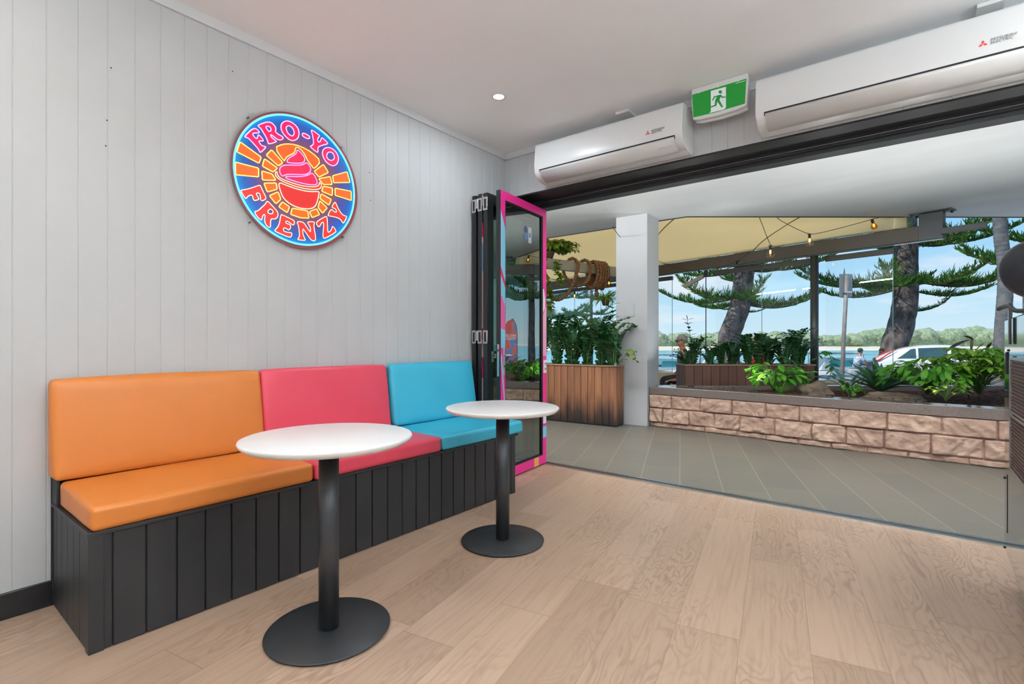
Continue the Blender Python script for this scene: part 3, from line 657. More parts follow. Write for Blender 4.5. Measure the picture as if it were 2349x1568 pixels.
# ------------------------------------------------------------ air conditioners
def text_obj(body, size, mat, parent, loc, rot, shear=0, name='lettering', sx=1, ext=.0004):
    c = bpy.data.curves.new(name, 'FONT'); c.body = body; c.size = size; c.extrude = ext; c.shear = shear; c.space_line = .82; c.resolution_u = 2
    t = bpy.data.objects.new('tmp', c); COL.objects.link(t); bpy.context.view_layer.update()
    me = bpy.data.meshes.new_from_object(t.evaluated_get(bpy.context.evaluated_depsgraph_get())); bpy.data.objects.remove(t)
    me.materials.clear(); me.materials.append(mat); o = bpy.data.objects.new(name, me); COL.objects.link(o)
    o.parent = parent; o.location = loc; o.rotation_euler = rot; o.scale = (sx, 1, 1); return o
grey = bsdf('grey_print', (.16, .16, .17), .5); redl = bsdf('logo_red', (.75, .04, .03), .4)
def aircon(x0, x1, label, logo_u):
    W = x1-x0; t = thing('air_conditioner', label, 'air conditioner', (x0, 0, 2.47))
    # profile in (out from wall, z): flat front leaning back at the top, curved chin
    prof = [(0, .02), (0, .305), (.20, .305), (.223, .296), (.232, .275), (.245, .12), (.243, .085)]
    chin = [(.236, .062), (.21, .03), (.17, .008), (.13, 0), (.03, 0)]
    o = MB().prism(prof+chin, lambda u, v, h: (h, -u, v), 0, W).build('housing', M['white'], t, True, .006, 3, 30); recalc(o)
    mm = bsdf('outlet_flap', (.70, .69, .67), .35)
    fl = [(.2385, .070), (.2475, .0705), (.222, .033), (.178, .006), (.140, -.004), (.140, .0), (.178, .0095), (.215, .036)]
    o = MB().prism([(.2445, .082), (.2450, .0790), (.2360, .0600), (.2300, .0600)], lambda u, v, h: (h, -u, v), .05, W-.05).build('outlet_gap', M['darkslot'], t); recalc(o)
    o = MB().prism([(.2435, .0765), (.236, .057), (.212, .026), (.172, .003), (.135, -.005), (.135, .002), (.17, .011), (.205, .032), (.228, .060)], lambda u, v, h: (h, -u, v), .055, W-.055).build('outlet_flap', mm, t, True, 0); recalc(o)
    y = -.2465
    rot = (PI/2-.04+.12, 0, 0)
    lg = MB()
    for a in (90, 210, 330):
        a = math.radians(a); d = Vector((math.cos(a), math.sin(a))); p = Vector((-d.y, d.x)); s = .0165
        q = [(0, 0), tuple(d*s*.55+p*s*.36), tuple(d*s*1.15), tuple(d*s*.55-p*s*.36)]
        lg.prism(q, lambda u, v, h: (u, h, v), 0, .0008)
    lo = lg.build('logo', redl, t); recalc(lo); lo.location = (logo_u, -.2446, .142); lo.rotation_euler = (-.085, 0, 0)
    text_obj('MITSUBISHI\nELECTRIC', .0185, grey, t, (logo_u+.026, -.2445, .146), (PI/2-.085, 0, 0), .25, sx=1.0)
    im = bsdf('indicator_dark', (.06, .06, .055), .3)
    for k in (0, 1): box('indicator_window', (W-.30+k*.055, -.2225, .040), (W-.27+k*.055, -.2215, .049), im, t)
    mk = MB()
    for k in range(11): mk.box((W-.18+k*.010, -.2145, .0245), (W-.173+k*.010, -.2135, .0285+.002*(k % 3)))
    mk.build('indicator_print', bsdf('pale_print', (.5, .5, .49), .5), t)
    return t
aircon(.50, 1.728, 'white wall air conditioner left of the exit sign', .985)
aircon(2.185, 3.75, 'white wall air conditioner at top right of the exit sign', 1.04)
for x, y0, y1, lb in ((1.20, -.175, -.02, 'small flat white plate on the ceiling above the left air conditioner'), (3.21, -.15, -.02, 'small flat white plate on the ceiling at the top right corner')):
    tag(box('ceiling_plate', (x, y0, CZ-.022), (x+.11, y1, CZ-.001), M['white'], bevel=.004), lb, 'ceiling plate')

# ------------------------------------------------------------ steel machine at the right edge
mx = 3.293
mc = thing('frozen_yogurt_machine', 'polished steel machine on castors cut by the right picture edge', 'machine', (mx, -1.45, 0))
ml = lambda y: y+1.45
bz = .164
o = MB().prism([(ml(-.322), bz), (ml(-.322), 1.245), (0, 1.262), (0, .16), (ml(-.80), .12)], lambda u, v, h: (h, u, v), 0, .62).build('cabinet', M['mirror'], mc, bevel=.006); recalc(o)
for z0, z1 in ((.842, 1.075), (.598, .836)):
    fr = box('vent_grille', (-.010, ml(-1.30), z0+.010), (-.002, ml(-.632), z1-.010), bsdf('brown_louvre_mesh', (.09, .05, .045), .6), mc)
    lv = MB()
    for k in range(15): z = z0+.016+k*(z1-z0-.034)/14; lv.box((-.014, ml(-1.30), z), (-.0102, ml(-.632), z+.006))
    lv.build('louvre', bsdf('brown_louvre', (.15, .09, .08), .5), fr)
    b = MB().box((-.018, ml(-1.30), z0), (-.0005, ml(-.625), z0+.010)).box((-.018, ml(-1.30), z1-.010), (-.0005, ml(-.625), z1)).box((-.018, ml(-.632), z0), (-.0005, ml(-.622), z1)).box((-.018, ml(-1.31), z0), (-.0005, ml(-1.30), z1))
    b.build('grille_frame', M['chrome'], mc)
    bl = MB().box((-.006, ml(-.621), z0-.004), (-.0004, ml(-.612), z1+.004)); bl.build('grille_gasket', M['darkslot'], mc)
box('slot', (-.0015, ml(-.417), .263), (-.0003, ml(-.409), .53), M['darkslot'], mc)
box('slot', (-.0045, ml(-.40), 1.0), (-.0003, ml(-.382), 1.09), M['darkslot'], mc)
box('slot', (-.0045, ml(-.43), .993), (-.0003, ml(-.415), 1.095), M['darkslot'], mc)
sc = MB()
for y, z in ((-.45, 1.102), (-.60, .97), (-.60, .74), (-.60, .60), (-.335, .172), (-.335, .50)): sc.lathe([(0, 0), (.006, 0), (.004, .004), (0, .005)], seg=10, T=Matrix.Translation((-.0005, ml(y), z)) @ Matrix.Rotation(-PI/2, 4, 'Y'))
sc.build('screws', M['darkslot'], mc)['kind'] = 'stuff'
box('gauge_bar', (-.012, ml(-.575), 1.13), (-.004, ml(-.555), 1.31), M['steelblack'], mc, .002); box('gauge_rail', (-.012, ml(-.553), 1.135), (-.003, ml(-.535), 1.29), M['chrome'], mc, .002)
MB().tube(catmull([(-.03, ml(-.43), 1.292), (-.02, ml(-.50), 1.298), (-.015, ml(-.60), 1.295), (0, ml(-.68), 1.27), (.05, ml(-.85), 1.268)]), .0095, 10).build('lever_arm', M['steelblack'], mc, True)
def castor(x, y, lab=None):
    st_ = MB().tube([(x, y, .150), (x, y, .085)], .014, 10).box((x-.02, y-.026, .142), (x+.02, y+.026, .150)).build('castor_fork', bsdf('castor_brown', (.16, .10, .07), .4, .4), mc, True)
    MB().lathe([(0, -.012), (.030, -.012), (.034, -.008), (.034, .008), (.030, .012), (0, .012)], (0, 0, 0), 24, Matrix.Translation((x, y-.016, .035)) @ Matrix.Rotation(PI/2, 4, 'Y')).build('castor_wheel', bsdf('castor_wheel_brown', (.07, .045, .035), .5), st_, True)
castor(.085, ml(-.50)); castor(.54, ml(-.50)); castor(.085, ml(-1.35)); castor(.54, ml(-1.35))
MB().tube(catmull([(.30, ml(-.62), 1.24), (.30, ml(-.62), 1.36), (.26, ml(-.60), 1.43), (.16, ml(-.57), 1.47)]), .012, 10).build('hopper_pipe', M['chrome'], mc, True)
T = Matrix.Translation((.075, ml(-.535), 1.452)) @ Vector((-.55, -.75, -.22)).to_track_quat('Z', 'Y').to_matrix().to_4x4()
MB().lathe([(0, .055), (.05, .052), (.10, .038), (.122, .018), (.128, 0), (.126, -.004), (.11, -.05), (.06, -.075), (0, -.08)], seg=64, T=T).build('hopper_lid', bsdf('black_rubber_lid', (.016, .018, .024), .45), mc, True)
MB().tube([T @ Vector((.1285*math.cos(2*PI*k/48), .1285*math.sin(2*PI*k/48), 0)) for k in range(48)], .0015, 6, True).build('lid_rim', M['chrome'], mc, True)
V = Vector; R0 = random.Random(21)
# ------------------------------------------------------------ terrace, soffit, pillar
def slab(name, poly, z0, z1, mat, **k): return struct(recalc(MB().prism(poly, lambda u, v, h: (u, v, h), z0, z1).build(name, mat, **k)))
BD = V((-.958, .286, 0)).normalized(); BN = V((.286, .958, 0)).normalized(); BP = V((3.25, 5.15, 0))
def bp(s, z=0, o=0): p = BP+BD*s+BN*o; return V((p.x, p.y, z))
a, b_ = bp(-4, 0, .35), bp(11, 0, .35)
slab('terrace_paving', [(-9, .346), (RX, .346), (a.x+.5, a.y), (a.x, a.y), (b_.x, b_.y), (-9, b_.y-.3)], -.3, 0, M['pave'])
slab('soffit', [(-9, .36), (RX+.2, .36), (RX+.2, 8.05), (4.2, 6.29), (.513, 3.37), (-9, 3.43)], 2.88, 2.97, M['soffit'])
e = MB()
for p, q in (((-9, 3.43), (.513, 3.37)), ((.513, 3.37), (4.2, 6.29)), ((4.2, 6.29), (RX+.2, 8.05))):
    p, q = V((*p, 0)), V((*q, 0)); d = (q-p).normalized(); n = V((-d.y, d.x, 0))
    e.add([(p.x+n.x*k, p.y+n.y*k, z) for k, z in ((.001, 2.872), (.03, 2.872), (.03, 2.985), (.001, 2.985))]+[(q.x+n.x*k, q.y+n.y*k, z) for k, z in ((.001, 2.872), (.03, 2.872), (.03, 2.985), (.001, 2.985))], [(0, 1, 5, 4), (1, 2, 6, 5), (2, 3, 7, 6), (3, 0, 4, 7), (0, 3, 2, 1), (4, 5, 6, 7)])
struct(e.build('trim_8', M['alu']))
struct(box('wall_outside', (-9, .246, 0), (-.12, .36, 2.88), M['soffit']))
# unseen wash lamps added above the doors to brighten soffit and paving
for x in (-4.2, -2.5, -.8, .9, 2.7, 4.5):
    t = thing('added_wash_light', 'slim white fill light added over the doors outside, hidden from inside', 'fill light', (x, .361, 2.62), 0, 'outside wall lights added over the doors')
    box('housing', (-.75, 0, -.04), (.75, .07, .04), M['white'], t, .004)
    for up in (1, -1):
        l = bpy.data.lights.new('lamp', 'AREA'); l.shape = 'RECTANGLE'; l.size = 1.45; l.size_y = .08; l.energy = WASH*(1 if up > 0 else .30); l.spread = math.radians(180 if up > 0 else 110); l.color = (.97, .99, 1)
        lo = bpy.data.objects.new('lamp', l); COL.objects.link(lo); lo.parent = t; lo.location = (0, .085, .045*up); lo.rotation_euler = (math.radians(148 if up > 0 else 24), 0, 0)
T = Matrix.Translation((.158, 2.86, 0)) @ Matrix.Rotation(math.radians(2), 4, 'Z')
struct(MB().box((-.452, 0, 0), (0, .44, 2.88), T=T).build('pillar', M['pillar'], bevel=.004))
tag(MB().box((-.325, -.008, 1.49), (-.185, 0, 1.66), T=T).build('wall_plate', M['pillar'], bevel=.005), 'blank grey cover plate on the face of the rendered pillar', 'cover plate')

# ------------------------------------------------------------ rock faced garden wall
WL = [V((.17, 2.945)), V((.75, 2.93)), V((1.339, 2.885)), V((1.8, 2.82)), V((2.255, 2.755)), V((2.989, 2.70)), V((3.616, 2.675)), V((4.6, 2.66)), V((6.2, 2.66))]
WC = catmull([V((p.x, p.y, 0)) for p in WL], 8)
wl = [0]
for i in range(1, len(WC)): wl.append(wl[-1]+(WC[i]-WC[i-1]).length)
def wp(s):
    i = max(0, min(len(WC)-2, next((k-1 for k in range(1, len(wl)) if wl[k] >= s), len(WC)-2)))
    t = (s-wl[i])/(wl[i+1]-wl[i]); p = WC[i].lerp(WC[i+1], t); d = (WC[i+1]-WC[i]).normalized(); return p, V((d.y, -d.x, 0))
for s_ in (.45, 1.25, 2.05, 2.85, 3.6, 4.6):  # unseen lamps added in the bed to light the soffit from below
    p, n_ = wp(s_); p = p-n_*.27; t = thing('added_uplight', 'small black fill light added unseen behind the stone cap', 'garden light', (p.x, p.y, .50), 0, 'fill lights added in the garden bed')
    MB().lathe([(0, 0), (.035, 0), (.04, .05), (.034, .05), (.03, .044), (0, .044)], seg=16).build('housing', M['darkslot'], t, True)
    l = bpy.data.lights.new('lamp', 'AREA'); l.shape = 'DISK'; l.size = .06; l.energy = GARD; l.color = (.95, .98, 1); l.spread = math.radians(105)
    lo = bpy.data.objects.new('lamp', l); COL.objects.link(lo); lo.parent = t; lo.location = (0, 0, .056); lo.rotation_euler = (math.radians(180+17), 0, 0)
wall = thing('garden_wall', 'low rock faced sandstone garden wall with dark stone cap', 'garden wall', (0, 0, 0))
sb = MB(); rnd = random.Random(5)
for z0, z1, lo, hi, dep in ((.0, .062, .30, .45, .030), (.068, .252, .30, .46, .052), (.258, .432, .22, .46, .052)):
    s = -.05-rnd.random()*.1
    while s < wl[-1]-.1:
        ln = rnd.uniform(lo, hi); s0, s1 = max(0, s), min(s+ln-.005, wl[-1]-.01); s += ln
        if s1-s0 < .04: continue
        nu, nz = max(5, int((s1-s0)/.009)), max(4, int((z1-z0)/.009)); vs = []; sd = rnd.random()*90; tl = rnd.uniform(-.25, .25); base = .012*rnd.random()
        for j in range(nz+1):
            for i in range(nu+1):
                u, v_ = i/nu, j/nz; p, n = wp(s0+(s1-s0)*u)
                e_ = min(u, 1-u)*(s1-s0)/.010; f_ = min(v_, 1-v_)*(z1-z0)/.009; k = min(1, e_)*min(1, f_)
                q = V((u*(s1-s0)*5+sd, v_*(z1-z0)*5+tl*u*5, sd))
                h = .5+noise.noise(q*.9)*.9+noise.noise(q*2.3+V((3, 1, 0)))*.35
                w1 = noise.noise(V((q.x*1.1-q.y*1.3, q.y*.5+q.x*.2, sd+7))); h += .55*max(-1, min(1, w1*7))*.35
                w2 = noise.noise(V((q.x*.7+q.y*1.6, q.x*.4, sd+17))); h += .25*max(-1, min(1, w2*9))*.4
                h += .30*(noise.ridged_multi_fractal(q*1.9+V((tl*9, 0, 0)), .9, 2.1, 4, 1.0, 2.0)-1.1)
                h = dep*(.22+.72*max(-.25, min(1.35, h)))*k**.5+base*k
                vs.append(p+n*(h)+V((0, 0, z0+(z1-z0)*v_)))
        fs = [(j*(nu+1)+i, j*(nu+1)+i+1, (j+1)*(nu+1)+i+1, (j+1)*(nu+1)+i) for j in range(nz) for i in range(nu)]
        sb.add(vs, fs)
sb.build('stone_facing', M['stone'], wall, True)
def strip(o0, o1, z0, z1, s0, s1, n=60):
    vs = []; fs = []
    for i in range(n+1):
        p, nn = wp(s0+(s1-s0)*i/n)
        for o, z in ((o0, z0), (o1, z0), (o1, z1), (o0, z1)): q = p-nn*o; vs.append((q.x, q.y, z))
    for i in range(n):
        for k in range(4): l = (k+1) % 4; fs.append((i*4+k, i*4+l, i*4+4+l, i*4+4+k))
    fs += [(0, 1, 2, 3), (n*4+3, n*4+2, n*4+1, n*4)]
    return MB().add(vs, fs)
recalc(strip(.0, .14, 0, .436, 0, wl[-1]-.02).build('mortar_core', mottle('mortar', srgb(186, 154, 134), srgb(168, 136, 118), 20, .9), wall))
recalc(strip(-.035, .20, .4365, .536, .0, wl[-1]-.02).build('cap_stone', M['cap'], wall, bevel=.004))
# second kerb behind the bed and the soil between them
kA, kB = (0.231, 3.094, 0.540), (4.618, 6.525, 0.540)
dv = V((kB[0]-kA[0], kB[1]-kA[1], 0)).normalized(); nv = V((-dv.y, dv.x, 0)); A = V((kA[0], kA[1], 0)); Bq = V((kB[0], kB[1], 0))
kb = MB(); ang = math.atan2(dv.y, dv.x); TK = Matrix.Translation(A) @ Matrix.Rotation(ang, 4, 'Z')
tag(kb.box((0, 0, 0), ((Bq-A).length, .13, .536), T=TK).build('bed_kerb', M['cap'], bevel=.004), 'pale straight kerb along the back of the planted bed', 'kerb')
pp_ = [wp(.13+(wl[-1]-.2)*i/20)[0]+V((0, .2, 0)) for i in range(0, 21)]
pp_ = [p for p in pp_ if p.x < 5.9]
q1 = A+dv*.3; slabp = [(p.x, p.y) for p in pp_]+[(5.9, (Bq-nv*.0).y)]+[(Bq.x, Bq.y), (q1.x, q1.y)]
def soilmesh():
    vs = []; fs = []; n = 44; m_ = 14
    for i in range(n+1):
        s_ = .16+(4.9)*i/n; p, nn = wp(s_); p = p-nn*.19
        # run back to the kerb line
        d = V((0, 1, 0)); den = d.x*nv.x+d.y*nv.y; k = ((A-p).dot(nv))/den
        for j in range(m_+1):
            q = p+d*(k*j/m_); z = .475+.035*noise.noise(V((q.x*3, q.y*3, 1)))+.02*noise.noise(V((q.x*12, q.y*12, 4))); vs.append((q.x, q.y, z))
    for i in range(n):
        for j in range(m_): fs.append((i*(m_+1)+j, (i+1)*(m_+1)+j, (i+1)*(m_+1)+j+1, i*(m_+1)+j+1))
    return MB().add(vs, fs)
sm_ = soilmesh()
for i in range(1500):
    s_ = R0.uniform(.2, 4.4); p, nn = wp(s_); q = p+V((0, R0.uniform(.22, 1.6), 0)); a = R0.uniform(0, 6.3)
    if (q-A).dot(nv) > -.03: continue
    sm_.leaf((q.x, q.y, .50+.02*R0.random()), (math.cos(a), math.sin(a), R0.uniform(-.3, .4)), (0, 0, 1), R0.uniform(.02, .06), .014, 0, 0, seg=2)
tag(sm_.build('mulch_bed', M['soil'], smooth=True), 'dark bark mulch filling the raised garden bed', 'mulch', kind='stuff')

# ------------------------------------------------------------ wooden planter boxes
def planter(name, label, T, W, D, H, mat, bw):
    t = thing(name, label, 'planter box'); t.matrix_world = T
    f = MB(); k = 0
    n = max(1, round(W/bw)); 
    for i in range(n): f.box((i*W/n+.003, 0, .02), ((i+1)*W/n-.003, .02, H-.02))
    f.build('front_boards', mat, t, bevel=.003)
    f = MB()
    for i in range(n): f.box((i*W/n+.003, D-.02, .02), ((i+1)*W/n-.003, D, H-.02))
    f.build('back_boards', mat, t, bevel=.003)
    n = max(1, round((D-.04)/bw))
    for x in (0, W-.02):
        f = MB()
        for i in range(n): f.box((x, .0205+i*(D-.041)/n+.002, .02), (x+.02, .0205+(i+1)*(D-.041)/n-.002, H-.02))
        f.build('end_boards', mat, t, bevel=.003)
    r = MB().box((-.012, -.012, H-.02), (W+.012, .03, H)).box((-.012, D-.03, H-.02), (W+.012, D+.012, H)).box((-.012, .03, H-.02), (.03, D-.03, H)).box((W-.03, .03, H-.02), (W+.012, D-.03, H))
    r.build('rim', M['woodtop'], t, bevel=.003)
    box('soil', (.02, .02, H-.12), (W-.02, D-.02, H-.06), M['soil'], t)
    box('base', (.01, .01, 0), (W-.01, D-.01, .02), M['darkslot'], t)
    return t
T1 = Matrix.Translation((-.135, 2.535, 0)) @ Matrix.Rotation(math.radians(3.5), 4, 'Z') @ Matrix.Translation((-1.9, 0, 0))
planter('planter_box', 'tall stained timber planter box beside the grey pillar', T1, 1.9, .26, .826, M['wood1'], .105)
p2 = (0.386, 3.685, 0.407)
T2 = Matrix.Translation((p2[0], p2[1], 0)) @ Matrix.Rotation(YAW, 4, 'Z')
planter('planter_box', 'long brown timber planter box behind the garden bed', T2, 1.88, .42, .815, M['wood2'], .125)

# ------------------------------------------------------------ foliage
R_ = random.Random(11)
def rv(s=1, z=1): return V((R_.uniform(-s, s), R_.uniform(-s, s), R_.uniform(-s, s)*z))
def zz_clump(h, n, sp, lean=None, name='zz_plant', mat='zz', label=None, wf=1.0, lw=.042, ll=.085):
    t = thing(name, label or 'dark glossy zz plant growing in a timber planter', 'plant')
    st = MB(); lf = MB()
    for i in range(n):
        a = R_.uniform(0, 2*PI); o = V((math.cos(a), math.sin(a), 0)); hh = h*R_.uniform(.6, 1.05)
        out = R_.uniform(.15, .75)*h*sp; b0 = o*R_.uniform(.0, .05)
        if lean: o = (o+V(lean)).normalized()
        P = [b0+o*(out*(k/7)**1.7)+V((0, 0, hh*(math.sin(k/7*PI*.5)**.9))) for k in range(8)]
        st.tube(P, [.008*(1-.7*k/7)*wf for k in range(8)], 5)
        C = catmull(P, 2)
        for k in range(1, len(C)):
            d = (C[k]-C[k-1]).normalized(); s = d.cross(V((0, 0, 1)));
            s = s.normalized() if s.length > .05 else V((1, 0, 0))
            for sg in (-1, 1):
                l = ll*R_.uniform(.75, 1.1)*(1 if k < len(C)-2 else .7)
                nm_ = s.cross(d); nm_ = nm_ if nm_.z > 0 else -nm_; lf.leaf(C[k], s*sg+d*.55+rv(.15), nm_+rv(.25), l, lw*R_.uniform(.85, 1.15), .12, .25)
        lf.leaf(C[-1], d, s, ll*.8, lw*.8)
    st.build('stems', M['stem'], t, True); lf.build('foliage', M[mat], t, True); return t
def place(t, loc, rz=0, label=None, group=None):
    t.location = loc; t.rotation_euler = (0, 0, rz)
    if label: t['label'] = label
    if group: t['group'] = group
    return t
ORD = ['first', 'second', 'third', 'fourth', 'fifth', 'sixth', 'seventh', 'eighth', 'ninth', 'tenth', 'eleventh']
G1 = 'zz plants in the tall planter beside the pillar'; L1 = 'dark glossy zz plant in the tall planter beside the pillar'
protos = [zz_clump(.62, 17, 1.0, lw=.036, ll=.075), zz_clump(.50, 17, 1.3, lw=.036, ll=.07), zz_clump(.78, 14, .8, lw=.038, ll=.08)]
used = set()
def put(k, loc, rz, label, group, sc=1):
    if k not in used: used.add(k); t = protos[k]; t.scale = (sc,)*3; return place(t, loc, rz, label, group)
    return dup(protos[k], loc, rz, label, group, sc)
for i, (u, k, sc) in enumerate(((.28, 1, .9), (.62, 0, .95), (.92, 2, .8), (1.16, 1, 1.0), (1.40, 0, .92), (1.62, 2, .80), (1.80, 1, .95))):
    p = T1 @ V((u, .13, .76)); put(k, p, i*1.3, 'dark glossy zz plant, %s from the pillar in the tall planter' % ORD[6-i], G1, sc*1.22)
G2 = 'zz plants in the long planter behind the bed'; L2 = 'dark glossy zz plant in the long brown planter behind the bed'
for i, (u, k, sc) in enumerate(((.08, 1, .55), (.22, 2, .60), (.42, 1, .62), (.60, 0, .62), (.78, 1, .75), (.98, 0, .78), (1.16, 2, .66), (1.34, 0, .80), (1.52, 1, .86), (1.70, 2, .76), (1.82, 0, .68))):
    p = T2 @ V((u, .20+.06*math.sin(i*2.1), .745)); put(k, p, i*2.3+.7, 'dark glossy zz plant, %s from the left in the long planter' % ORD[i], G2, sc)
# tall single stems
def stemplant(loc, H, pairs, label, lean=(0, 0), mat='zz', ll=.10, lw=.05, curl=0):
    t = thing('leafy_stem', label, 'plant', loc); P = [V((lean[0]*(k/8)**1.6, lean[1]*(k/8)**1.6, H*k/8-curl*(k/8)**3)) for k in range(9)]
    MB().tube(P, [.008*(1-.6*k/8) for k in range(9)], 6).build('stem', M['stem'], t, True); lf = MB(); C = catmull(P, 4); n = len(C)
    for k in range(pairs):
        i = int(n*.35+(n*.65-1)*k/max(1, pairs-1)); i = min(i, n-1); a = k*2.4; s = V((math.cos(a), math.sin(a), 0))
        for sg in (-1, 1): lf.leaf(C[i], s*sg+V((0, 0, .55)), V((0, 0, 1)), ll*R_.uniform(.8, 1.15), lw, .25, .2)
    lf.leaf(C[-1], V((0, 0, 1)), V((1, 0, 0)), ll*.9, lw*.8); lf.build('foliage', M[mat], t, True); return t
stemplant((0.409, 3.957, 0.802), .66, 9, 'tall upright dark leafy stem at the left end of the long planter', (-.07, -.05), ll=.10, lw=.05)
stemplant((0.474, 4.072, 0.800), .40, 7, 'shorter dark leafy stem next to the tallest one in the long planter', (.02, 0), ll=.08, lw=.042)
stemplant((-0.142, 2.473, 0.828), .80, 13, 'tall dark leafy stem against the left edge of the pillar', (-.02, .0), ll=.11, lw=.055)
# arching dark leaf over the pillar face and fresh vine lower down
def vine(name, P, mat, ll, lw, step, label, r=.005, cat='plant', jit=.3, grav=.25):
    t = thing(name, label, cat, P[0]); Q = [V(p)-V(P[0]) for p in P]; C = catmull(Q, 6)
    MB().tube(C, r, 5).build('stem', M['stem'], t, True); lf = MB(); acc = 0
    for i in range(1, len(C)):
        acc += (C[i]-C[i-1]).length
        while acc > step:
            acc -= step; a = R_.uniform(0, 2*PI); lf.leaf(C[i]+rv(.01), V((math.cos(a), math.sin(a), R_.uniform(-.5, .5)-grav))+rv(jit), V((0, 0, 1))+rv(.4), ll*R_.uniform(.7, 1.15), lw*R_.uniform(.8, 1.1), .2, .15)
    lf.build('foliage', M[mat], t, True); return t
vine('dark_leaf_spray', [(-0.069, 2.377, 0.845), (-0.037, 2.339, 1.163), (0.020, 2.320, 1.341), (0.122, 2.336, 1.384), (0.195, 2.330, 1.349)], 'zz', .10, .06, .028, 'dark drooping leaf spray curling across the pillar face', .007)
vine('green_vine', [(-0.033, 2.405, 0.845), (0.073, 2.362, 0.967), (0.148, 2.356, 1.051), (0.213, 2.344, 0.986), (0.221, 2.351, 0.909)], 'vine', .085, .05, .03, 'fresh green sprig hanging over the planter corner at the pillar', .004)
vine('trailing_plant', [(1.867, 4.780, 0.876), (1.979, 4.741, 1.004), (2.054, 4.735, 0.968), (2.089, 4.699, 0.798), (2.060, 4.677, 0.627)], 'fern', .10, .07, .026, 'round leafed trailing plant hanging from the right end of the long planter', .005)
vine('trailing_plant', [(1.333, 4.362, 0.826), (1.521, 4.256, 0.932), (1.693, 4.263, 0.851), (1.749, 4.243, 0.686), (1.748, 4.179, 0.559)], 'zz', .10, .065, .030, 'dark trailing plant arching down over the front of the long planter', .006)
vine('trailing_plant', [(1.679, 4.633, 0.826), (1.735, 4.550, 0.781), (1.778, 4.520, 0.673), (1.771, 4.451, 0.554)], 'zz', .09, .055, .03, 'short dark trailing plant on the long planter left of its right end', .005)

def strap_plant(name, loc, n, l, w, mat, label, up=.8, spread=1.0, curl=.5):
    t = thing(name, label, 'plant', loc); lf = MB()
    for i in range(n):
        a = i*2.4+R_.uniform(-.3, .3); tl = R_.uniform(.25, 1.0)*spread
        d = V((math.cos(a)*tl, math.sin(a)*tl, up*R_.uniform(.7, 1.1))); lf.leaf(V((math.cos(a)*.02, math.sin(a)*.02, 0)), d, V((-d.x*.2, -d.y*.2, 1)), l*R_.uniform(.7, 1.1), w, curl*R_.uniform(.5, 1.2), .3, seg=7, tip=.1)
    lf.build('leaves', M[mat], t, True); return t
strap_plant('bromeliad', (2.666, 4.009, 0.527), 44, .56, .066, 'brom', 'big blue green bromeliad in the middle of the bed', .75, .95, .35)
strap_plant('strap_leaf_plant', (2.328, 3.998, 0.540), 9, .48, .06, 'brom', 'sparse dark strap leaf plant left of the big bromeliad', .75, 1.1, .5)
strap_plant('strap_leaf_plant', (1.871, 3.895, 0.561), 7, .40, .035, 'zz', 'thin dark leaves rising behind the boulder', .5, 1.1, .3)
def leafy(name, loc, n, h, sp, ll, lw, mat, label, droop=.45, whorl=0):
    t = thing(name, label, 'plant', loc); st = MB(); lf = MB()
    for i in range(n):
        a = R_.uniform(0, 2*PI); rr = sp*math.sqrt(R_.random()); top = V((math.cos(a)*rr, math.sin(a)*rr, h*R_.uniform(.45, 1.0)*(1-.25*(rr/sp)**2)))
        P = [V((top.x*(k/5)**1.3, top.y*(k/5)**1.3, top.z*math.sin(k/5*PI/2))) for k in range(6)]
        st.tube(P, .0028, 4)
        d = V((math.cos(a), math.sin(a), -droop*R_.random()))
        if whorl:
            for k in range(whorl):
                b = k*2*PI/whorl+i; lf.leaf(top, V((math.cos(b), math.sin(b), R_.uniform(-.25, .25))), V((0, 0, 1)), ll*R_.uniform(.8, 1.1), lw, .35, .2)
        else:
            for k in range(2): lf.leaf(top, d+rv(.5), V((0, 0, 1))+rv(.3), ll*R_.uniform(.7, 1.15), lw*R_.uniform(.8, 1.1), .3, .2)
    st.build('stems', M['stem'], t, True); lf.build('foliage', M[mat], t, True); return t
leafy('arrowhead_plant', (1.648, 3.149, 0.542), 90, .34, .36, .12, .055, 'fern', 'bright green arrowhead plant at the left of the garden bed', .3)
strap_plant('grass_clump', (1.736, 3.053, 0.540), 30, .22, .012, 'fern', 'thin green grass tuft in front of the arrowhead plant', .7, .9, .3)
leafy('seedling_patch', (2.417, 3.078, 0.536), 26, .14, .15, .05, .035, 'fern', 'small light green seedlings beside the boulder', .3)
leafy('philodendron', (3.102, 3.588, 0.557), 120, .42, .38, .15, .05, 'fern', 'lush mid green philodendron right of the bromeliad', .5)
leafy('celery_like_plant', (3.227, 2.949, 0.549), 22, .24, .17, .05, .03, 'schef', 'pale stemmed light green plant at the front edge of the bed', .2)
leafy('schefflera', (3.524, 3.664, 0.578), 95, .56, .42, .12, .048, 'schef', 'yellow green umbrella plant with whorled leaves by the steel machine', .2, 7)
leafy('schefflera', (3.868, 4.187, 0.581), 36, .52, .34, .12, .048, 'schef', 'umbrella plant mostly hidden behind the steel machine', .2, 7)
t = thing('cordyline', 'dark maroon broad leafed plant standing behind the umbrella plant', 'plant', (3.47, 4.0, .49)); lf = MB(); st = MB()
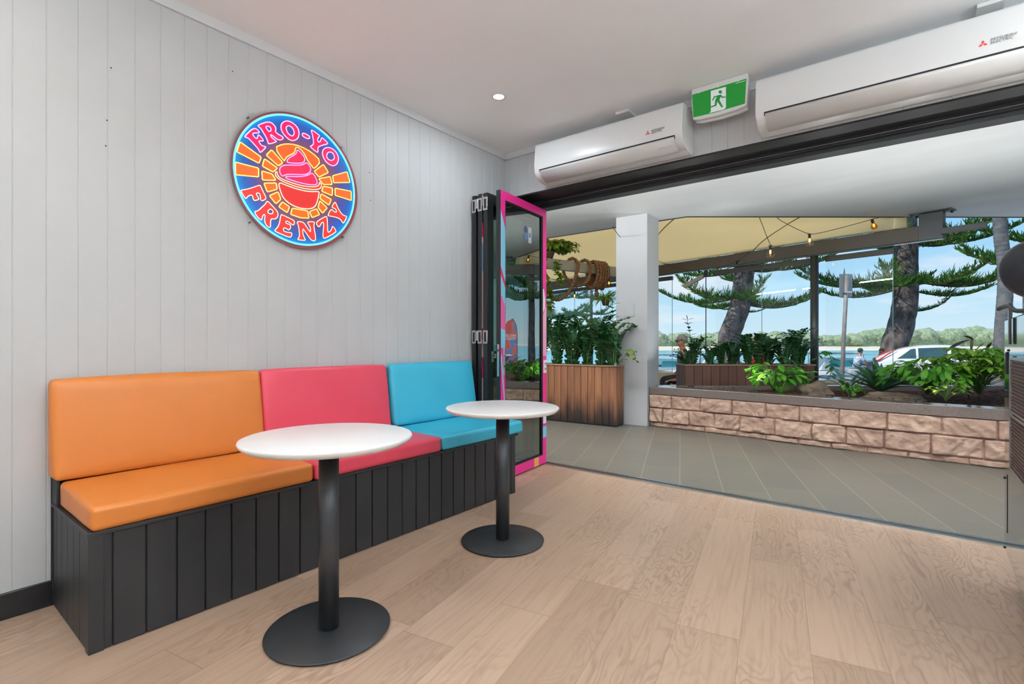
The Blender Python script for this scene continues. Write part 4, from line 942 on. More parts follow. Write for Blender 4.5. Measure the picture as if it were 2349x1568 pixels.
CORD = [((3.491, 4.019, 1.169), (3.264, 3.778, 1.072), 0.075), ((3.506, 4.031, 1.165), (3.41, 3.892, 1.227), 0.05), ((3.383, 3.934, 0.915), (3.123, 3.667, 0.965), 0.055), ((3.367, 3.922, 1.003), (3.486, 3.951, 0.985), 0.05), ((3.429, 3.97, 0.856), (3.218, 3.742, 0.732), 0.06), ((3.522, 4.043, 1.032), (3.593, 4.035, 1.14), 0.05), ((3.622, 4.121, 1.022), (3.654, 4.083, 1.14), 0.045), ((3.553, 4.067, 0.939), (3.463, 3.934, 1.062), 0.05)]
O = V((3.47, 4.0, .49))
for a, b, w_ in CORD:
    a, b = V(a)-O, V(b)-O; st.tube(catmull([V((0, 0, 0)), V((a.x*.3, a.y*.3, a.z*.55)), a], 4), .006, 5); lf.leaf(a, b-a, V((0, 0, 1)), (b-a).length*1.05, w_, .12, .35, seg=6, tip=.2)
st.build('stems', M['twig'], t, True); lf.build('leaves', M['maroon'], t, True)
def rock(name, loc, dims, label, seed, rz=0, mat='rock'):
    bm = bmesh.new(); bmesh.ops.create_icosphere(bm, subdivisions=4, radius=1)
    for v in bm.verts:
        h = 1+.28*noise.fractal(v.co*1.3+V((seed, 0, 0)), .8, 2.2, 4); v.co = V((v.co.x*h*dims[0]/2, v.co.y*h*dims[1]/2, v.co.z*h*dims[2]))
    me = bpy.data.meshes.new(name); bm.to_mesh(me); bm.free(); me.materials.append(M[mat]); me.polygons.foreach_set('use_smooth', [True]*len(me.polygons))
    o = bpy.data.objects.new(name, me); COL.objects.link(o); o.location = loc; o.rotation_euler = (0, 0, rz); return tag(o, label, 'rock')
rock('boulder', (2.073, 3.291, 0.500), (.38, .30, .17), 'rounded brown boulder in the bed behind the stone cap', 3, YAW)
rock('flat_rock', (2.764, 3.513, 0.492), (.66, .18, .085), 'long flat brown rock lying in front of the bromeliad', 9, YAW-.12)

# ------------------------------------------------------------ pergola steel
def beam(name, p, q, wd, z0, z1, mat, label, cat='beam', bev=.004):
    p, q = V((p[0], p[1], 0)), V((q[0], q[1], 0)); d = (q-p); Lg = d.length; T = Matrix.Translation(p) @ Matrix.Rotation(math.atan2(d.y, d.x), 4, 'Z')
    return tag(MB().box((0, -wd/2, z0), (Lg, wd/2, z1), T=T).build(name, mat, bevel=bev), label, cat)
t = thing('pergola_beam', 'long dark bronze beam hung from the soffit on a square bracket', 'beam', (BP.x, BP.y, 0), math.atan2(BD.y, BD.x))
box('beam', (-.06, -.06, 2.51), (10.5, .06, 2.71), M['bronze'], t, .004)
box('hanger', (-.06, -.062, 2.505), (.20, .062, 2.865), M['postgrey'], t, .004)
box('mounting_plate', (-.16, -.11, 2.866), (.30, .11, 2.879), M['postgrey'], t, .002)
for x in (-.12, .26):
    for y in (-.085, .085): MB().lathe([(0, -.02), (.012, -.02), (.02, -.012), (.02, 0), (0, 0)], (x, y, 2.866), 8).build('bolt', M['steelblack'], t)
box('gutter_end', (-.50, .10, 2.545), (-.061, .16, 2.62), M['postgrey'], t, .003)
box('light_strip', (-.05, -.045, 2.500), (10.4, .045, 2.5045), M['glassedge'], t)
rb0, rb1 = V((-2.59, 3.41, 0)), V((-1.76, 6.55, 0))
beam('rope_beam', rb0, rb1, .11, 2.51, 2.70, M['beam_grey'], 'pale grey pergola beam with thick rope wound round it')
pc = bp(1.55); 
t = thing('pergola_post', 'round dark grey post under the beam behind the long planter', 'post', (pc.x, pc.y, 0))
MB().lathe([(.058, 0), (.058, 2.50)], seg=32).build('shaft', M['postgrey'], t, True); box('base_flange', (-.09, -.09, 0), (.09, .09, .012), M['postgrey'], t)
box('head_plate', (-.14, -.05, 2.495), (.14, .05, 2.499), M['postgrey'], t).rotation_euler = (0, 0, math.atan2(BD.y, BD.x))
# sail cloth roof
def sail():
    vs = []; fs = []; nu, nv_ = 60, 16
    for i in range(nu+1):
        u = i/nu; s = .34+10.2*u; a = bp(s, 2.722, -.02)
        L1 = 3.08; q = 12.0*u     # walk along the soffit edge: first the slanted part, then the long straight part
        b_ = V((2.90, 5.285, 3.0)).lerp(V((.50, 3.40, 3.0)), min(1, q/L1)) if q < L1 else V((.50-(q-L1), 3.40+.006*(q-L1), 3.0))
        b_ += V((.012, .03, 0)) if q < L1 else V((0, .035, 0)); W_ = (b_-a).length
        for j in range(nv_+1):
            k = j/nv_; p = a.lerp(b_, k); p.z += min(1, W_/2)*(.05*math.sin(PI*k)*math.sin(s*1.3+.8)+.05*math.sin(PI*k)+.03*math.sin(2*PI*k+s*.7)*math.sin(PI*k)); vs.append(tuple(p))
    for i in range(nu):
        for j in range(nv_): fs.append((i*(nv_+1)+j, i*(nv_+1)+j+1, (i+1)*(nv_+1)+j+1, (i+1)*(nv_+1)+j))
    return vs, fs, nu, nv_
vs, fs, nu, nv_ = sail()
t = thing('shade_sail', 'cream fabric roof stretched over the terrace', 'shade sail', (0, 0, 0))
o = MB().add(vs, fs).build('cloth', M['sail'], t, True); sm = o.modifiers.new('thick', 'SOLIDIFY'); sm.thickness = .003
for i0, dj in ((13, .55), (27, .9), (43, 0)):
    P = []
    for j in range(nv_+1):
        i = min(nu-1, max(0, i0-dj*j*.8)); k = int(i); P.append(V(vs[k*(nv_+1)+j]).lerp(V(vs[(k+1)*(nv_+1)+j]), i-k)-V((0, 0, .012)))
    MB().tube(P, .008, 6).build('seam', bsdf('seam_tape', srgb(132, 124, 104), .8), t, True)
# rope
rd = (rb1-rb0).normalized(); rn = V((rd.y, -rd.x, 0)); rt0 = (V((-2.335, 4.376, 0))-rb0).dot(rd)
def rp(t_, o, z): p = rb0+rd*(rt0+t_)+rn*o; return V((p.x, p.y, z))
P = [rp(-.75, .02, 2.76), rp(-.62, .11, 2.70), rp(-.50, .14, 2.40), rp(-.25, .12, 2.02), rp(.02, .10, 1.93), rp(.28, .12, 2.10), rp(.46, .13, 2.45), rp(.52, .11, 2.66), rp(.47, .0, 2.76), rp(.42, -.11, 2.68), rp(.36, -.12, 2.50), rp(.42, -.06, 2.34), rp(.62, .02, 2.24), rp(.80, .09, 2.34), rp(.86, .115, 2.55), rp(.85, .11, 2.68), rp(.80, 0, 2.76), rp(.74, -.11, 2.66), rp(.70, -.11, 2.45)]
for k in range(5):
    c = 1.02+.075*k; P += [rp(c-.13+.03*k, -.06, 2.32), rp(c-.05, .05, 2.22+.015*(k % 2)), rp(c+.02, .12, 2.40), rp(c+.03, .115, 2.66), rp(c+.03, .0, 2.76), rp(c+.01, -.11, 2.68), rp(c-.02, -.11, 2.5)]
P += [rp(1.25, -.03, 2.30), rp(1.12, .04, 2.22), rp(1.10, .05, 2.16), rp(1.10, .05, 2.12)]
C = catmull(P, 14)
t = thing('thick_rope', 'thick brown rope coiled round the pale beam, one long loop hanging down', 'rope')
MB().tube(C, .032, 12, lobes=3, twist=30).build('strand', M['rope'], t, True)
MB().tube([rp(1.10, .05, 2.13), rp(1.10, .05, 2.09), rp(1.10, .05, 2.05)], [.045, .05, .03], 10).build('end_knot', M['rope'], t, True)

# ------------------------------------------------------------ hanging plants
t = leafy('hanging_plant', rp(-.12, .0, 2.81), 420, .24, .38, .12, .065, 'vine', 'green leafy potted plant sitting on the roped beam', 1.3)
MB().lathe([(.06, -.12), (.10, .0), (.112, .015), (.11, .02), (.05, .015), (0, .015)], (0, 0, .0), 24).build('pot', M['pot'], t, True)
t = leafy('hanging_plant', rp(.24, .06, 2.80), 110, .26, .26, .06, .03, 'vine', 'fine leafed plant spilling over the roped beam right of the pot', 1.2)
vine('hanging_vine', [rp(-.35, .12, 2.75), rp(-.40, .16, 2.45), rp(-.30, .14, 2.2), rp(-.22, .14, 1.75)], 'vine', .12, .08, .009, 'leafy vine trailing from the roped beam beside the pink door', jit=.5)
vine('hanging_vine', [rp(-.05, .12, 2.66), rp(-.05, .15, 2.45), rp(.05, .15, 2.25)], 'vine', .11, .075, .010, 'short leafy vine hanging under the roped beam', jit=.5)
t = strap_plant('spider_plant', rp(1.42, 0, 1.99), 100, .42, .024, 'schef', 'spider plant in a small hanging pot left of the pillar', .8, 1.2, .95)
MB().lathe([(0, -.10), (.06, -.10), (.09, .0), (.085, .01), (0, .0)], seg=20).build('pot', M['pot'], t, True)
for k in range(3): a = k*2.1; MB().tube([(.085*math.cos(a), .085*math.sin(a), 0), (0.02, 0, .52)], .0022, 4).build('hanger_wire', M['darkslot'], t)

# ------------------------------------------------------------ festoon lights
def wire(P, n=8): return catmull(P, n)
clear = glassmat('bulb_glass', (1, .93, .80), .04)
fil = bsdf('filament', (1, .6, .2), .5, emis=(1, .50, .14), es=9)
def bulb(par, loc, r=.042, tilt=(0, 0), lit=True, amber=False):
    T = Matrix.Rotation(tilt[0], 4, 'X') @ Matrix.Rotation(tilt[1], 4, 'Y')
    s = MB().lathe([(0, 0), (.014, 0), (.018, -.01), (.018, -.05), (0, -.05)], seg=16, T=T); s.box((-.028, -.006, -.002), (.028, .006, .004), T=T)
    so = s.build('lamp_holder', M['darkslot'], par, True); so.location = loc
    if r:
        g = MB().lathe([(.014, -.05), (.018, -.058), (r*.75, -.06-r*.55), (r, -.06-r*1.15), (r*.93, -.06-r*1.6), (r*.6, -.06-r*2.0), (0, -.06-r*2.12)], seg=24, T=T).build('glass_bulb', clear if not amber else glassmat('amber_glass', (.9, .55, .22), .05), so, True)
        f = MB()
        for k in (-1, -.33, .33, 1): f.tube([T @ V((k*.009, 0, -.07)), T @ V((k*.009, 0, -.07-r*.9))], .0022, 5)
        f.build('filament', fil, so)
    return so
t = thing('festoon_lights', 'dark cable with clear round bulbs strung under the cream roof', 'string lights', (0, 0, 0))
MB().tube(wire([(1.262, 4.180, 2.923), (1.274, 4.316, 2.835), (1.279, 4.574, 2.714), (1.282, 4.830, 2.616)])+wire([(1.287, 4.834, 2.610), (1.288, 5.216, 2.640), (1.319, 5.748, 2.743)]), .0045, 5).build('cable', M['darkslot'], t, True)
MB().tube(wire([(1.443, 4.321, 2.935), (1.501, 4.430, 2.873), (1.671, 4.690, 2.771), (1.790, 4.910, 2.729), (1.906, 5.001, 2.741), (2.190, 4.830, 2.748), (2.531, 5.045, 2.855), (2.627, 5.121, 2.886)]), .0045, 5).build('cable', M['darkslot'], t, True)
MB().tube(wire([(-0.008, 2.171, 2.593), (-0.380, 3.404, 2.604), (-0.379, 4.674, 2.501), (-0.259, 5.275, 2.448), (-0.081, 5.669, 2.422), (0.228, 5.657, 2.440), (0.625, 5.586, 2.531), (0.938, 5.069, 2.582)]), .0045, 5).build('cable', M['darkslot'], t, True)
for (q, r, tl, am) in (((1.282, 4.830, 2.603), .060, (0, 0), 0), ((1.790, 4.910, 2.722), .054, (0, 0), 0), ((2.531, 5.045, 2.855), .040, (.15, -.25), 1), ((0.625, 5.586, 2.531), 0, (.5, .4), 0), ((-0.069, 5.678, 2.437), 0, (.4, -.5), 0)): bulb(t, q, r, tl, amber=bool(am))
t = thing('festoon_lights', 'short string of bulbs hanging near the roped beam left of the pillar', 'string lights', (0, 0, 0))
MB().tube(wire([(-1.665, 5.319, 2.604), (-1.658, 5.324, 2.451), (-1.685, 5.303, 2.357), (-2.067, 5.385, 2.157), (-2.461, 5.331, 2.177), (-2.873, 5.262, 2.088)]), .0055, 5).build('cable', M['darkslot'], t, True)
bulb(t, (-1.672, 5.313, 2.383), .045, (0, 0), amber=True); bulb(t, (-2.461, 5.331, 2.177), .045)

# ------------------------------------------------------------ glass wind screens on a low wall
wa, wb = bp(.50, 0, .12), bp(10.2, 0, .12)
d_ = (wb-wa); T = Matrix.Translation((wa.x, wa.y, 0)) @ Matrix.Rotation(math.atan2(d_.y, d_.x), 4, 'Z')
tag(MB().box((0, -.20, -.4), (d_.length, .02, .50), T=T).build('low_wall', M['tanwall'], bevel=.004), 'low tan rendered wall carrying the glass screens', 'low wall')
GL = ['glass wind screen panel right of the dark post', 'glass wind screen panel just left of the dark post', 'glass wind screen panel in front of the leaning pine trunk', 'glass wind screen panel beside the pillar', 'glass wind screen panel hidden mostly by the pillar', 'glass wind screen panel left of the pillar', 'glass wind screen panel above the tall planter', 'glass wind screen panel beside the pink door']
for i, (s0, s1) in enumerate(((.57, 1.47), (1.63, 2.48), (2.50, 3.40), (4.38, 5.38), (5.40, 6.38), (6.42, 7.30), (7.34, 8.20), (8.24, 9.2))):
    p = bp(s0, 0, .20); t = thing('glass_screen', GL[i], 'glass screen', (p.x, p.y, .5), math.atan2(BD.y, BD.x), 'glass wind screens on the low wall')
    W = s1-s0; box('top_rail', (0, -.03, 1.915), (W, .03, 1.995), M['bronze'], t, .003); box('bottom_rail', (0, -.02, .0005), (W, .02, .035), M['whitepaint'], t, .002)
    box('pane', (0, -.005, .035), (W, .005, 1.915), M['glass'], t); e = MB().box((0.0, -.0055, .035), (.006, .0055, 1.915)).build('polished_edge', M['glassedge'], t); 
    box('bolt', (W*.5-.004, -.004, 1.995), (W*.5+.004, .004, 2.005), M['darkslot'], t)
p = bp(3.58, 0, .16); t = thing('slim_pole', 'thin black pole between the glass screens', 'pole', (p.x, p.y, .5)); MB().tube([(0, 0, 0), (0, 0, 2.0)], .009, 8).build('shaft', M['darkslot'], t); box('head', (-.03, -.03, 1.9), (.03, .03, 2.01), M['darkslot'], t)
t = thing('tilted_window', 'small glass panel with pale frame propped open under the beam', 'window', (p.x, p.y, 2.40), math.atan2(BD.y, BD.x)); T = Matrix.Rotation(-.55, 4, 'X')
MB().box((.05, -.03, 0), (.50, .03, .07), T=Matrix.Rotation(.38, 4, 'Y')).build('rail', M['beam_grey'], t); MB().box((.05, -.004, -.32), (.45, .004, 0), T=Matrix.Rotation(.38, 4, 'Y')).build('pane', M['glass'], t)

# ------------------------------------------------------------ street, bank, river, far shore
def ground(name, r0, r1, d0, d1, z0, z1, mat): return slab(name, [tuple(at(r, d)[:2]) for r, d in ((r0, d0), (r1, d0), (r1, d1), (r0, d1))], z0, z1, mat)
ground('road', -40, 60, 8.0, 20.7, -.9, -.42, M['asphalt'])
ground('footpath', -40, 60, 20.71, 23.5, -.9, -.40, M['concrete'])
ground('river', -400, 500, 23.5, 140, -2.0, -1.2, M['water'])
A_, B_, C_, D_ = at(-400, 138, -1.25), at(500, 138, -1.25), at(500, 166, -.3), at(-400, 166, -.3)
struct(recalc(MB().add([A_, B_, C_, D_]+[p-V((0, 0, .8)) for p in (A_, B_, C_, D_)], [(0, 1, 2, 3), (7, 6, 5, 4), (0, 4, 5, 1), (1, 5, 6, 2), (2, 6, 7, 3), (3, 7, 4, 0)]).build('far_beach', M['sand'])))
hz = bsdf('hazed_mangrove_foliage', srgb(136, 156, 118), .9); nt = hz.node_tree; g = nt.nodes.new('ShaderNodeNewGeometry'); v = coords(nt)  # pale greens carry the distance haze in the colour
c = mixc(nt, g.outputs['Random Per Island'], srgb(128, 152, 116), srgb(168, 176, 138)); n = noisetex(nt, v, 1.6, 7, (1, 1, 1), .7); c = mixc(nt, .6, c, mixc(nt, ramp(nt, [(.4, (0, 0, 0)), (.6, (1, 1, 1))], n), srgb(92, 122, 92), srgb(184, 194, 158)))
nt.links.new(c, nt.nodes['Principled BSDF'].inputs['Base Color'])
b = MB(); rr = random.Random(3)
bmx = bmesh.new(); bmesh.ops.create_icosphere(bmx, subdivisions=3, radius=1); bv = [v.co.copy() for v in bmx.verts]; bf = [tuple(v.index for v in f.verts) for f in bmx.faces]; bmx.free()
for i in range(420):
    r = rr.uniform(-190, 260); d = rr.uniform(166, 182); s = rr.uniform(1.5, 2.9)*(1.15 if r > 120 else 1); c0 = at(r, d, +.3+rr.uniform(0, 2.1)+ (1.0 if r > 120 else 0))
    sd = V((i*3.1, 0, 0)); b.add([c0+V((p.x*s*1.3, p.y*s, p.z*s*.95))*(1+.30*noise.noise(p*2.2+sd)+.14*noise.noise(p*6+sd)) for p in bv], bf)
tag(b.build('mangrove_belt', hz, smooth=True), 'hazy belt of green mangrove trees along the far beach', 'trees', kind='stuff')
t = thing('distant_building', 'tiny pale apartment block far away above the mangroves', 'building', at(190, 205, 0), YAW)
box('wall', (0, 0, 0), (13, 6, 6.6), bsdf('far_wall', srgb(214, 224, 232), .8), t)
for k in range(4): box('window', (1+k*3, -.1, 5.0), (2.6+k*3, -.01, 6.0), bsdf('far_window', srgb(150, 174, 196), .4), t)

# ------------------------------------------------------------ norfolk pines and palms
def pine_branch(Lb, seed, dens=.10, side=.60, shoot=.015, rise=.16):
    r = random.Random(seed); P = []
    for k in range(9):
        u = k/8; P.append(V((Lb*u, .06*math.sin(u*3+seed)*Lb, Lb*(-.07*math.sin(u*PI*.9)+rise*u**3))))
    C = catmull(P, 6); tw = MB().tube(C, [.035*(1-.88*i/(len(C)-1)) for i in range(len(C))], 6); lf = MB()
    def cone(a, b, c, r0):
        lf.tube([a, b, c], [r0*.7, r0, r0*.25], 4, caps=False)
    acc = 0; n = len(C)
    for i in range(1, n):
        acc += (C[i]-C[i-1]).length
        while acc > dens:
            acc -= dens; u = i/n
            if u < .16: continue
            d = (C[i]-C[i-1]).normalized(); l = side*Lb/3*(1.15-.7*u)*r.uniform(.35, 1.25)*(1 if u > .3 else .7)
            for sg in (-1, 1):
                s = V((-d.y, d.x, 0))*sg; dd = (s*.85+d*.62+V((0, 0, r.uniform(-.05, .3)))).normalized()
                q0 = C[i]; q1 = q0+dd*l*.5; q2 = q1+(dd+V((0, 0, .35))).normalized()*l*.5; cone(q0, q1, q2, shoot)
                for m_ in range(11):
                    f = .05+.085*m_; a0 = q0.lerp(q2, f); ds = (dd*.6+V((0, 0, r.uniform(.0, 1.1)))+V((r.uniform(-.7, .7), r.uniform(-.7, .7), 0))).normalized(); ll = max(.12, l*.45)*r.uniform(.6, 1.2)
                    cone(a0, a0+ds*ll*.5, a0+(ds+V((0, 0, .3))).normalized()*ll, shoot*.8)
    return tw, lf
BR = []
for sd in (1, 2, 3):
    tw, lf = pine_branch(3.0, sd); BR.append((tw.build('branch', M['twig'], None, True), lf.build('foliage', M['pineleaf'], None, True))); BR[-1][1].parent = BR[-1][0]
usedbr = set()
def branch(par, k, z, x, y, az, tilt, sc):
    w_, l_ = BR[k]
    if k not in usedbr: usedbr.add(k); a, b_ = w_, l_
    else: a = w_.copy(); COL.objects.link(a); b_ = l_.copy(); COL.objects.link(b_); b_.parent = a
    a.parent = par; a.location = (x, y, z); a.rotation_euler = (0, -tilt, az); a.scale = (sc,)*3
def pine(name, loc, prof, whorls, label, sc0=1.0):
    """prof: (height, x, y, radius) along the trunk, whorls: (z, n, length scale, phase, tilt) ; local x = to the right in the street"""
    t = thing(name, label, 'tree', loc, YAW); t.scale = (sc0,)*3; C = catmull([V((x, y, z)) for z, x, y, r in prof], 5); rad = []
    for i in range(len(C)): u = i/(len(C)-1)*(len(prof)-1); k = min(int(u), len(prof)-2); rad.append(prof[k][3]+(prof[k+1][3]-prof[k][3])*(u-k))
    b = MB().tube(C, rad, 28); 
    b.v = [tuple(V(p)+V((noise.noise(V(p)*3), noise.noise(V(p)*3+V((9, 0, 0))), 0))*.035) for p in b.v]
    b.build('trunk', M['bark'], t, True)
    i = 0
    for z, n, sc, ph, tl in whorls:
        k = min(range(len(C)), key=lambda j: abs(C[j].z-z)); c = C[k]
        for m_ in range(n):
            i += 1; az = ph+2*PI*m_/n+R_.uniform(-.15, .15); branch(t, i % 3, z+R_.uniform(-.12, .12), c.x, c.y, az, tl+R_.uniform(-.06, .06), sc*R_.uniform(.85, 1.12))
    return t
# trunk stations read off the photograph as metres at the tree's own distance
pine('norfolk_pine', at(9.84, 22, -.742), [(-.2, -.45, 0, .42), (1.4, -.35, 0, .37), (1.9, -.30, 0, .36), (2.6, -.02, 0, .34), (3.3, .10, 0, .34), (4.2, .18, 0, .33), (8, .25, 0, .27), (12, .2, 0, .18), (15, .2, 0, .05)],
     ((2.75, 2, .30, 2.9, -.05), (3.05, 7, .92, .15, -.02), (4.2, 6, 1.0, .5, .02), (5.4, 6, 1.0, 0, .05), (6.8, 6, .95, .4, .1), (8.4, 6, .85, 0, .15), (10.2, 6, .7, .3, .2), (12, 6, .5, 0, .25), (13.8, 5, .3, 0, .3)), 'Norfolk pine with leaning grey trunk seen left of the dark post', 1.222)
pine('norfolk_pine', at(16.98, 22, -.978), [(-.2, -.42, 0, .38), (1.3, -.30, 0, .36), (1.9, -.12, 0, .345), (2.6, .03, 0, .335), (3.4, .08, 0, .33), (4.4, .08, 0, .31), (8, .1, 0, .26), (12, .1, 0, .16), (15, .1, 0, .04)],
     ((2.45, 1, .42, .1, .12), (3.55, 8, 1.02, .05, -.03), (3.2, 2, .85, 2.9, -.14), (4.75, 7, 1.1, .3, .02), (6.0, 6, 1.05, 0, .06), (7.4, 6, .95, .4, .1), (9, 6, .8, 0, .15), (11, 6, .6, .3, .2), (13, 6, .4, 0, .3)), 'Norfolk pine with thick dark trunk seen behind the white car', 1.375)
pine('norfolk_pine', at(4.85, 31, -.4), [(-.2, 0, 0, .12), (3, 0, 0, .10), (5, 0, 0, .08), (8, 0, 0, .04), (9, 0, 0, .02)],
     ((1.9, 7, .78, 0, .0), (2.6, 7, .72, .4, .02), (3.3, 7, .62, 0, .03), (4.2, 6, .52, .3, .04), (5.0, 6, .45, 0, .05), (6, 6, .35, .3, .1), (7.2, 5, .25, 0, .1)), 'slim young Norfolk pine in the distance left of the pillar')
pine('norfolk_pine', at(1.6, 27, -.4), [(-.2, 0, 0, .16), (3, 0, 0, .13), (6, 0, 0, .10), (9, 0, 0, .04), (10, 0, 0, .02)],
     ((2.0, 7, .95, 0, .0), (3.0, 7, .9, .4, .02), (4.0, 7, .8, 0, .03), (5.2, 6, .7, .3, .05), (6.6, 6, .5, 0, .1), (8, 5, .3, 0, .1)), 'Norfolk pine behind the glass of the pink door')
pine('norfolk_pine', at(17.8, 14, -.4), [(-.2, 0, 0, .18), (3, 0, 0, .16), (6, 0, 0, .13), (10, 0, 0, .09), (13, 0, 0, .03)],
     ((3.9, 7, 1.35, .15, -.02), (4.6, 7, 1.3, .5, .0), (5.6, 6, 1.1, 0, .05), (7, 6, 1.0, .4, .1), (9, 6, .7, 0, .2), (11, 5, .4, 0, .3)), 'Norfolk pine standing outside the right picture edge')
def palm(loc, stations, label):
    t = thing('palm_tree', label, 'tree', loc, YAW); C = catmull([V((x, 0, z)) for z, x, r in stations], 30); n = len(C); rad = []
    for i in range(n):
        u = i/(n-1)*(len(stations)-1); k = min(int(u), len(stations)-2); r = stations[k][2]+(stations[k+1][2]-stations[k][2])*(u-k); f = (C[i].z*9) % 1; rad.append(r*(1+.05*(1-f)))
    MB().tube(C, rad, 24).build('trunk', M['palm'], t, True); lf = MB()
    top = C[-1]
    for k in range(16):
        a = k*2.4; o = V((math.cos(a), math.sin(a), 0)); P = [top+o*(2.6*u)+V((0, 0, .9*math.sin(u*2.2)-1.3*u*u*(k % 3)*.5)) for u in [j/8 for j in range(9)]]
        for j in range(1, 9):
            d = (P[j]-P[j-1]).normalized(); s = V((-d.y, d.x, 0))
            for q in range(4):
                pt = P[j-1].lerp(P[j], q/4)
                for sg in (-1, 1): lf.leaf(pt, s*sg+d*.7+V((0, 0, -.25)), V((0, 0, 1)), .5, .035, .2, 0, seg=2)
    lf.build('fronds', M['fern'], t, True)
palm(at(12.55, 13, -.4), [(-.1, -.05, .185), (1.6, .02, .165), (3.0, .10, .15), (3.7, .06, .14), (4.2, -.01, .14), (5.5, -.08, .13), (8, -.1, .12), (10, -.1, .11)], 'slender ringed palm trunk at the right, half behind the black lid')
palm(at(12.3, 12, -.4), [(-.1, 0, .17), (2.5, 0, .15), (5, .05, .14), (9, .1, .12)], 'second palm trunk just showing at the right picture edge')

# sign post seen from behind
t = thing('street_sign', 'back of a small grey street sign on a leaning pole', 'street sign', at(7.21, 11, -.4), YAW)
MB().tube([(-.07, 0, -.05), (-.02, 0, 1.5), (.06, 0, 2.98)], .040, 12).build('pole', mottle('galvanised', srgb(128, 118, 112), srgb(150, 142, 136), 6, .5), t, True)
box('sign_plate', (-.085, .035, 2.52), (.20, .045, 3.02), bsdf('sign_back', srgb(150, 152, 154), .45, .3), t, .01); box('bracket', (-.02, -.045, 2.6), (.14, .034, 2.64), M['chrome'], t)

# feather flag on the terrace beyond the right edge; it shows as a reflection in the glass of the pink door
t = thing('feather_flag', 'red and blue flag reading FROZEN YOGURT reflected in the pink door glass', 'flag', (5.28, 10.3, -.42), math.radians(-25.6))
MB().tube(catmull([(0, 0, 0), (0, 0, 1.4), (.02, 0, 2.0), (.14, 0, 2.3)]), .010, 8).build('pole', M['steelblack'], t, True); MB().lathe([(0, 0), (.17, 0), (.17, .02), (0, .03)], seg=24).build('foot', M['steelblack'], t)
fm = bsdf('flag_cloth', srgb(196, 46, 52), .8); nt = fm.node_tree; v = coords(nt); n = noisetex(nt, v, 2.2, 3); nt.links.new(ramp(nt, [(.42, srgb(206, 44, 52)), (.5, srgb(226, 90, 80)), (.56, srgb(60, 130, 196)), (.7, srgb(190, 60, 110))], n), nt.nodes['Principled BSDF'].inputs['Base Color'])
fl = recalc(MB().prism([(.012, .75), (.50, .95), (.56, 1.5), (.48, 1.95), (.30, 2.22), (.14, 2.3), (.03, 2.1), (.012, 1.6)], lambda u, v, h: (u, h, v), -.002, .002).build('cloth', fm, t))
text_obj('FROZEN\nYOGURT', .115, bsdf('flag_lettering', srgb(236, 236, 240), .6), fl, (.04, -.0035, 1.72), (PI/2, 0, 0), 0)
